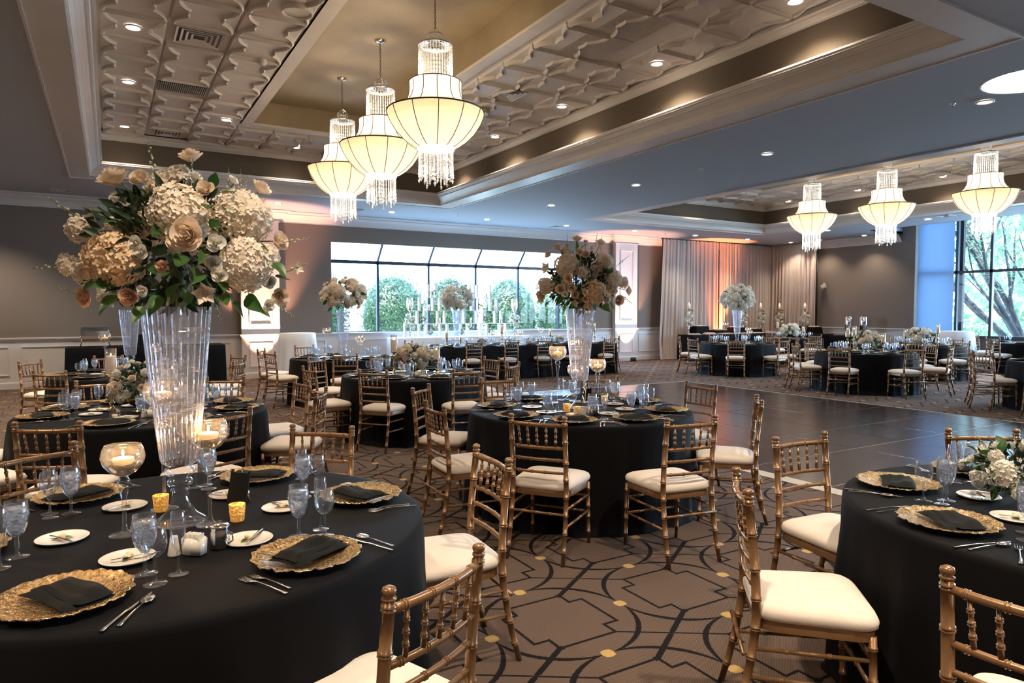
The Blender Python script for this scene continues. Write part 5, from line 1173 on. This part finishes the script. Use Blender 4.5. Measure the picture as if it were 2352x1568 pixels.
# ================================================================= BUFFETS
def cham(x, y, z, lab, rz=0):
    r = root('chafing_dish', lab, 'chafing dish', (x, y, z), rz)
    put('water_pan', autosm(MB().rings([[(sx_*w, sy_*d, zz) for sx_, sy_ in ((-1, -1), (1, -1), (1, 1), (-1, 1))] for w, d, zz in ((.22, .15, .16), (.24, .17, .22), (.26, .19, .225))], cap0=True).mesh('water_pan', 'chrome')), r)
    L = []
    for k in range(9):
        a = PI*k/8; L.append([(x_, -.17*math.cos(a), .225+.17*math.sin(a)) for x_ in (-.235, -.12, 0, .12, .235)])
    put('roll_lid', MB().rings(L, close=False).add(MB().rings([[(sx_*.235, -.17*math.cos(PI*k/8), .225+.17*math.sin(PI*k/8)) for k in range(9)] for sx_ in (1, 1)], close=False)).mesh('roll_lid', 'chrome'), r)
    put('lid_end', MB().quad(*[(-.235, -.17*math.cos(PI*k/8), .225+.17*math.sin(PI*k/8)) for k in range(9)]).quad(*[(.235, -.17*math.cos(PI*k/8), .225+.17*math.sin(PI*k/8)) for k in range(9)]).mesh('lid_end', 'chrome', False), r)
    put('handle', MB().tube([(-.08, -.18, .30), (-.08, -.21, .31), (.08, -.21, .31), (.08, -.18, .30)], .006, 6).mesh('handle', 'chrome'), r)
    for sx_ in (-1, 1):
        for sy_ in (-1, 1): put('leg', MB().tube([(sx_*.24, sy_*.16, .34), (sx_*.25, sy_*.17, .2), (sx_*.23, sy_*.15, .1), (sx_*.26, sy_*.17, 0)], .008, 6).mesh('leg', 'chrome'), r)
    return r
cham(-.25, 16.1, .865, 'roll-top chrome chafing dish at the left end of the buffet')
cham(1.5, 16.1, .865, 'roll-top chrome chafing dish on the right half of the buffet, behind the vase')
b1 = root('buffet_riser', 'black-draped riser on the buffet behind the big vase', 'riser', (.65, 16.25, .865)); put('cover', MB().rings([[(sx_*w, sy_*d, z) for sx_, sy_ in ((-1, -1), (1, -1), (1, 1), (-1, 1))] for w, d, z in ((.32, .22, 0), (.25, .18, .22), (.245, .175, .225))], cap1=True).mesh('cover', 'black_cloth', False), b1)
def urn(x, y, z, lab):
    r = root('coffee_urn', lab, 'urn', (x, y, z)); put('body', MB().lathe([(.001, .14), (.115, .14), (.12, .15), (.12, .58), (.11, .60), (.001, .61)], 28).mesh('body', 'chrome'), r)
    put('lid_knob', MB().lathe([(.01, .60), (.02, .63), (.001, .65)], 12).mesh('lid_knob', 'black_plastic'), r)
    put('tap', MB().tube([(-.12, 0, .2), (-.17, 0, .2), (-.18, 0, .16)], .009, 6).mesh('tap', 'black_plastic'), r)
    for k in range(3): a = k*2.094; put('leg', MB().tube([(.10*math.cos(a), .10*math.sin(a), .15), (.13*math.cos(a), .13*math.sin(a), 0)], .008, 6).mesh('leg', 'chrome'), r)
urn(20.4, 13.35, .805, 'tall chrome coffee urn, left of the pair by the brown wall'); urn(20.4, 12.85, .805, 'tall chrome coffee urn, right of the pair by the brown wall')
# dessert buffet: risers, trays with pastries
rnd = random.Random(5)
def tray(x, y, z, w, d, lab, mt='macaron', n=26, rz=0, heap=0):
    r = root('dessert_tray', lab, 'tray', (x, y, z), rz); put('platter', MB().rings([[(sx_*a, sy_*b, zz) for sx_, sy_ in ((-1, -1), (1, -1), (1, 1), (-1, 1))] for a, b, zz in ((w*.45, d*.45, 0), (w*.5, d*.5, .012), (w*.49, d*.49, .014), (w*.44, d*.44, .006))], cap1=True).mesh('platter', 'porcelain', False), r)
    pm = MB().ell((0, 0, 0), (.028, .028, .016), 8, 4).mesh('pastry', mt)
    nx = max(3, int(w/.065)); ny = max(2, int(d/.065)); k = 0
    for lay in range(1+heap):
        for i in range(nx-lay):
            for j in range(ny-lay):
                put('pastry', pm, r, (-w*.42+(i+.5+lay*.5)*w*.84/nx, -d*.42+(j+.5+lay*.5)*d*.84/ny, .024+lay*.026)); k += 1
def riser(x, y, w, d, h, lab, z=.82):
    r = root('riser', lab, 'riser', (x, y, z)); put('cover', MB().rings([[(sx_*a, sy_*b, zz) for sx_, sy_ in ((-1, -1), (1, -1), (1, 1), (-1, 1))] for a, b, zz in ((w*.56, d*.56, .002), (w*.5, d*.5, h-.004), (w*.49, d*.49, h))], cap1=True).mesh('cover', 'black_cloth', False), r)
for i, (x, y, w, h, s) in enumerate(((16.65, 16.14, .55, .26, 'far left'), (17.55, 16.14, .6, .12, 'second'), (18.4, 16.14, .6, .2, 'third'), (19.2, 16.14, .6, .14, 'fourth'), (20.42, 15.4, .4, .24, 'right leg, rear'), (20.42, 14.6, .4, .22, 'right leg, front'))):
    riser(x, y, w, .30, h, 'black-covered riser on the dessert buffet, %s' % s); tray(x, y, .822+h, w*.92, .26, 'white tray of pastries on the %s riser' % s, ('macaron', 'pastry')[i % 2])
for i, (x, w, hp, mt) in enumerate(((16.1, .42, 0, 'macaron'), (16.75, .55, 1, 'macaron'), (17.5, .6, 0, 'pastry'), (18.25, .6, 0, 'pastry'), (19.0, .6, 0, 'macaron'), (19.7, .5, 1, 'pastry'))):
    tray(x, 15.80, .824, w, .22, 'tray of small desserts along the front of the buffet, %s from the left' % ORD[i], mt, heap=hp)

# candle columns wrapped in flowers
def candle_column(x, y, z, h, lab, lit=True, glass=False, seed=1):
    r = root('candle_column', lab, 'candle holder', (x, y, z)); rn = random.Random(seed)
    st = [(.001, 0), (.07, 0), (.072, .01), (.04, .03), (.02, .06)] + [(q, .06+(h-.12)*t) for q, t in ((.015, .1), (.03, .15), (.015, .2), (.018, .45), (.035, .5), (.018, .55), (.015, .8), (.03, .88), (.015, .93))] + [(.03, h-.04), (.055, h-.012), (.058, h), (.001, h)]
    put('candlestick', MB().lathe(st, 18).mesh('candlestick', 'silver'), r)
    put('candle', MB().lathe([(.001, h), (.042, h), (.042, h+.15), (.001, h+.155)], 18).mesh('candle', 'white_wax'), r); put('flame', MB().ell((0, 0, h+.178), (.007, .007, .020), 8, 6).mesh('flame', 'flame'), r)
    if glass: put('hurricane', MB().lathe([(.05, h), (.085, h+.05), (.09, h+.14), (.07, h+.30), (.068, h+.30), (.088, h+.14)], 24).mesh('hurricane', 'candle_glass'), r)
    for k in range(13):
        a = k*2.4; t = .15+.6*k/13; rr_ = .075+.05*math.sin(PI*(t-.1)/.7); o = put('rose' if k % 2 else 'white_bloom', ROW[k % 2] if k % 2 else HYW[0], r); place(o, (rr_*math.cos(a), rr_*math.sin(a), h*(.25+t*.75)), (math.cos(a), math.sin(a), .3), .055)
    for k in range(18):
        a = rn.uniform(0, 6.28); t = rn.uniform(.2, .95); leaf_at(r, (.1*math.cos(a), .1*math.sin(a), h*t), (math.cos(a), math.sin(a), rn.uniform(-.6, .4)), .10, LFm[k % 3], rn)
for i, (x, y) in enumerate(((16.24, 16.2), (18.8, 16.2), (19.68, 16.2), (20.42, 16.0), (20.45, 15.0))):
    candle_column(x, y, .825, .83, 'flower-wrapped column with a lit pillar candle, %s on the dessert buffet' % ('far left', 'second', 'third', 'fourth, near the corner', 'rightmost')[i], seed=i)
candle_column(6.62, 16.35, .9, .72, 'flower-wrapped hurricane candle left of the white shelf display', glass=True, seed=8)
candle_column(9.72, 16.35, .9, .72, 'flower-wrapped hurricane candle right of the white shelf display', glass=True, seed=9)
# ================================================================= WHITE TIERED SHELF DISPLAY
sh = root('tiered_shelf', 'white tiered shelf display standing before the picture window', 'shelf', (8.05, 16.45, .0)); SX = 8.05
side_table('display_table', 'white-draped table under the tiered shelf', 8.1, 16.4, 3.9, .7, .90, m='white_cloth', seed=9)
tiers = [(-1.55, 1.55), (-1.30, 1.40), (-1.15, 1.25), (-1.00, .95)]
pm = MB().box(-.045, .045, -.10, .10, 0, .33).mesh('upright', 'shelf_white', False) if False else None
mat('shelf_white', (.78, .78, .76, 1), .5)
pm = MB().box(-.024, .024, -.05, .05, 0, .325).mesh('upright', 'shelf_white', False)
zt = .905
for q, (a, b) in enumerate(tiers):
    n = int((b-a)/.30)+1
    for i in range(n):
        x = a+.06+(b-a-.12)*i/(n-1)+(.05 if (i+q) % 2 else -.04); put('upright', pm, sh, (x, 0, zt))
    put('board', MB().box(a, b, -.06, .06, zt+.327, zt+.342).mesh('board', 'shelf_white', False), sh)
    nn = int((b-a)/.42)
    for i in range(nn):
        x = SX+a+.25+(b-a-.4)*i/max(1, nn-1)
        if (i+q) % 2: arrangement('bud_vase_flowers', 'small cluster of white blooms, %s shelf tier up, %s spot from the left' % (ORD[q], ORD[i]), (x, 16.38, zt+.03), .085, .085, 60+q*7+i, 2, 3, 5, 6, .4, True, .09)
        else: PIL['block'].at((x, 16.38, zt+.002), 0, 'pillar candle in glass, %s shelf tier up, %s spot from the left' % (ORD[q], ORD[i]), 'candles on the tiered shelf', .6)
    zt += .345
# ================================================================= HEAD TABLE SETTINGS
rnd = random.Random(12)
mb_fl = []
for i in range(17):
    x = HX0+.25+i*.285
    if abs(x-6.94) < .12: continue
    k = ('fc', 'pil', 'fl', 'fc', 'fl')[i % 5]; y = 14.25+rnd.uniform(-.1, .1)
    if k == 'fc': fcandle(x, y, (.53, .40, .33)[i % 3], 'floating candle bowl along the head table, %s from the left' % ORD[i], 'floating candles of the head table', False)
    elif k == 'pil': PIL[('tall', 'mid')[i % 2]].at((x, y, TZ), 0, 'pillar candle in glass along the head table, %s from the left' % ORD[i], 'pillar candles of the head table')
    else: arrangement('garland_flowers', 'low white flower clump along the head table, in %s position from the left' % ORD[i], (x, y, TZ+.01), .14, .10, 80+i, 3, 4, 6, 10, .5, True, .08)
for i in range(9):
    for side, yy in (('near', 13.84), ('window', 14.53)):
        x = HX0+.35+i*.545; l = '%s place from the left, %s side of the head table' % (ORD[i], side); s_ = -1 if side == 'near' else 1
        CHG.at((x, yy, TZ), 0, 'gold glass charger, '+l, 'chargers on the head table'); NAP.at((x, yy, TZ+.002), 0, 'black napkin, '+l, 'napkins on the head table')
        GOB.at((x+.14, yy-s_*.20, TZ), 0, 'goblet of iced water, '+l, 'water goblets on the head table'); WIN.at((x+.21, yy-s_*.13, TZ), 0, 'wine glass, '+l, 'wine glasses on the head table')
# ================================================================= OUTSIDE
lw = root('lawn', 'bright grounds outside the windows', 'lawn', (0, 0, 0)); lw['kind'] = 'structure'
put('ground', MB().box(-20, 60, 17.7, 60, -.4, -.3).box(22.2, 60, -30, 17.7, -.4, -.3).mesh('ground', 'lawn', False), lw)
def foliage(name, n, f, mt, s, seed, par=None):
    rnd = random.Random(seed); m = MB()
    for _ in range(n):
        p, d = f(rnd); t1 = Vector((rnd.uniform(-1, 1), rnd.uniform(-1, 1), rnd.uniform(-1, 1))).normalized(); t2 = d.cross(t1)
        if t2.length < .1: continue
        t2.normalize(); t1 = (t1-d*t1.dot(d)*.6).normalized(); q = s*rnd.uniform(.7, 1.3); b = len(m.v)
        m.v += [tuple(p-t1*q), tuple(p+t2*q*.45), tuple(p+t1*q), tuple(p-t2*q*.45)]; m.f.append((b, b+1, b+2, b+3))
    o = put(name, m.mesh(name, mt, False), par); o['kind'] = 'stuff'; return o
def ball(c, r):
    def f(rnd):
        z = rnd.uniform(-1, 1); a = rnd.uniform(0, 6.283); q = math.sqrt(1-z*z); d = Vector((q*math.cos(a), q*math.sin(a), z)); k = rnd.uniform(.80, 1.04)+.05*math.sin(7*a)+.04*math.sin(9*z*3)
        return Vector((c[0]+d.x*r[0]*k, c[1]+d.y*r[1]*k, c[2]+d.z*r[2]*k)), d
    return f
for i, (x, y, rx, rz, zc) in enumerate(((5.35, 20.6, 1.0, 1.55, 1.35), (7.9, 20.9, 1.18, 1.52, 1.35), (10.1, 21.3, .98, 1.5, 1.35), (12.25, 20.9, 1.12, 1.52, 1.35), (14.4, 21.0, .95, 1.4, 1.3))):
    b = root('shrub', 'tall rounded green shrub outside the picture window, %s from the left' % ORD[i], 'shrub', (x, y, -.3), 0, 'clipped shrubs outside')
    foliage('foliage', 9000, ball((0, 0, zc+.3), (rx, rx*.8, rz)), 'bush_leaf', .048, 100+i, b)
    put('inner_mass', MB().ell((0, 0, zc+.3), (rx*.86, rx*.68, rz*.88), 14, 9).mesh('inner_mass', 'bush_leaf'), b)
    put('trunk', MB().tube([(0, 0, 0), (.1, 0, .6)], .06, 6).mesh('trunk', 'bark'), b)
# tree with many stems outside the right window
tr = root('multi_stem_tree', 'grey tree with many leaning stems outside the tall right window', 'tree', (26.4, 10.5, -.3))
rnd = random.Random(77); tips = []
def limb(m, p, d, L, r_, depth):
    pts = [p]; q = Vector(p); dd = Vector(d).normalized()
    for i in range(6):
        dd = (dd+Vector((rnd.uniform(-.12, .12), rnd.uniform(-.12, .12), rnd.uniform(-.03, .10)))).normalized(); q = q+dd*L/6; pts.append(q.copy())
    m.tube(pts, [r_*(1-.11*i) for i in range(7)], 7)
    if depth:
        for k in (2, 4, 5, 6):
            nd = (dd+Vector((rnd.uniform(-.7, .7), rnd.uniform(-.7, .7), rnd.uniform(-.1, .5)))).normalized(); limb(m, pts[k], nd, L*.55, r_*.5, depth-1)
    tips.append(pts[-1]); tips.append(pts[4])
for k in range(11):
    m = MB(); a = 1.2+k*.52; lean = .75+.25*math.sin(k*2)
    limb(m, Vector((.2*math.cos(a), .2*math.sin(a), 0)), (lean*math.cos(a)*.5, lean*math.sin(a)*1.0, 1), 5.2+rnd.uniform(-.6, .6), .13, 2 if k % 2 else 1)
    put('stem', m.mesh('stem', 'bark'), tr)
def tf(rnd):
    c = rnd.choice(tips); return c+Vector((rnd.uniform(-.9, .9), rnd.uniform(-.9, .9), rnd.uniform(-.6, .6))), Vector((rnd.uniform(-1, 1), rnd.uniform(-1, 1), 1)).normalized()
foliage('foliage', 15000, tf, 'pale_leaf', .065, 200, tr)
bs = root('shrub', 'low pale shrubs on the ground outside the tall right window', 'shrub', (32, 12, -.3)); foliage('foliage', 2500, ball((0, 0, .6), (1.5, 5, .9)), 'pale_leaf', .14, 201, bs)
bh = root('background_tree', 'bank of pale trees beyond the tall right window', 'tree', (46, 20, -.3), 0, 'distant trees'); foliage('foliage', 5000, ball((0, 0, 5), (4, 13, 6)), 'pale_leaf', .35, 202, bh)
bn = root('bench', 'dark bench rail outside the tall right window', 'bench', (29.5, 14.2, -.3))
put('seat', MB().box(-.3, .3, -1.2, 1.2, .5, .56).mesh('seat', 'dark_metal', False), bn)
for s_ in (-1, 1): put('leg', MB().box(-.25, .25, s_*1.0-.04, s_*1.0+.04, 0, .5).mesh('leg', 'dark_metal', False), bn)
# daylight portals: let the sky reach the room through the real window openings
def portal(loc, rot, sx_, sy_):
    l = bpy.data.lights.new('sky_portal', 'AREA'); l.shape = 'RECTANGLE'; l.size = sx_; l.size_y = sy_; l.cycles.is_portal = True
    o = bpy.data.objects.new('sky_portal', l); COL.objects.link(o); o.location = loc; o.rotation_euler = rot
portal(((WX0+WX1)/2, GY+.1, 2.2), (-PI/2, 0, 0), WX1-WX0+.3, 2.6)
portal((GX+.2, 4.4, 2.7), (0, PI/2, 0), 3.8, 15.6)

r = root('flower_puff', 'small white flower puff fixed to the brown wall beside the drape end', 'flowers', (20.90, 14.62, 2.42))
for k in range(4): o = put('white_bloom', HYW[0], r); place(o, (.02*math.sin(k*2), .06*math.cos(k*1.7), .06*math.sin(k*1.7)), (-1, 0, .1*k), .05)
put('hook', MB().tube([(.09, 0, 0), (0, 0, 0)], .008, 6).mesh('hook', 'dark_metal'), r)
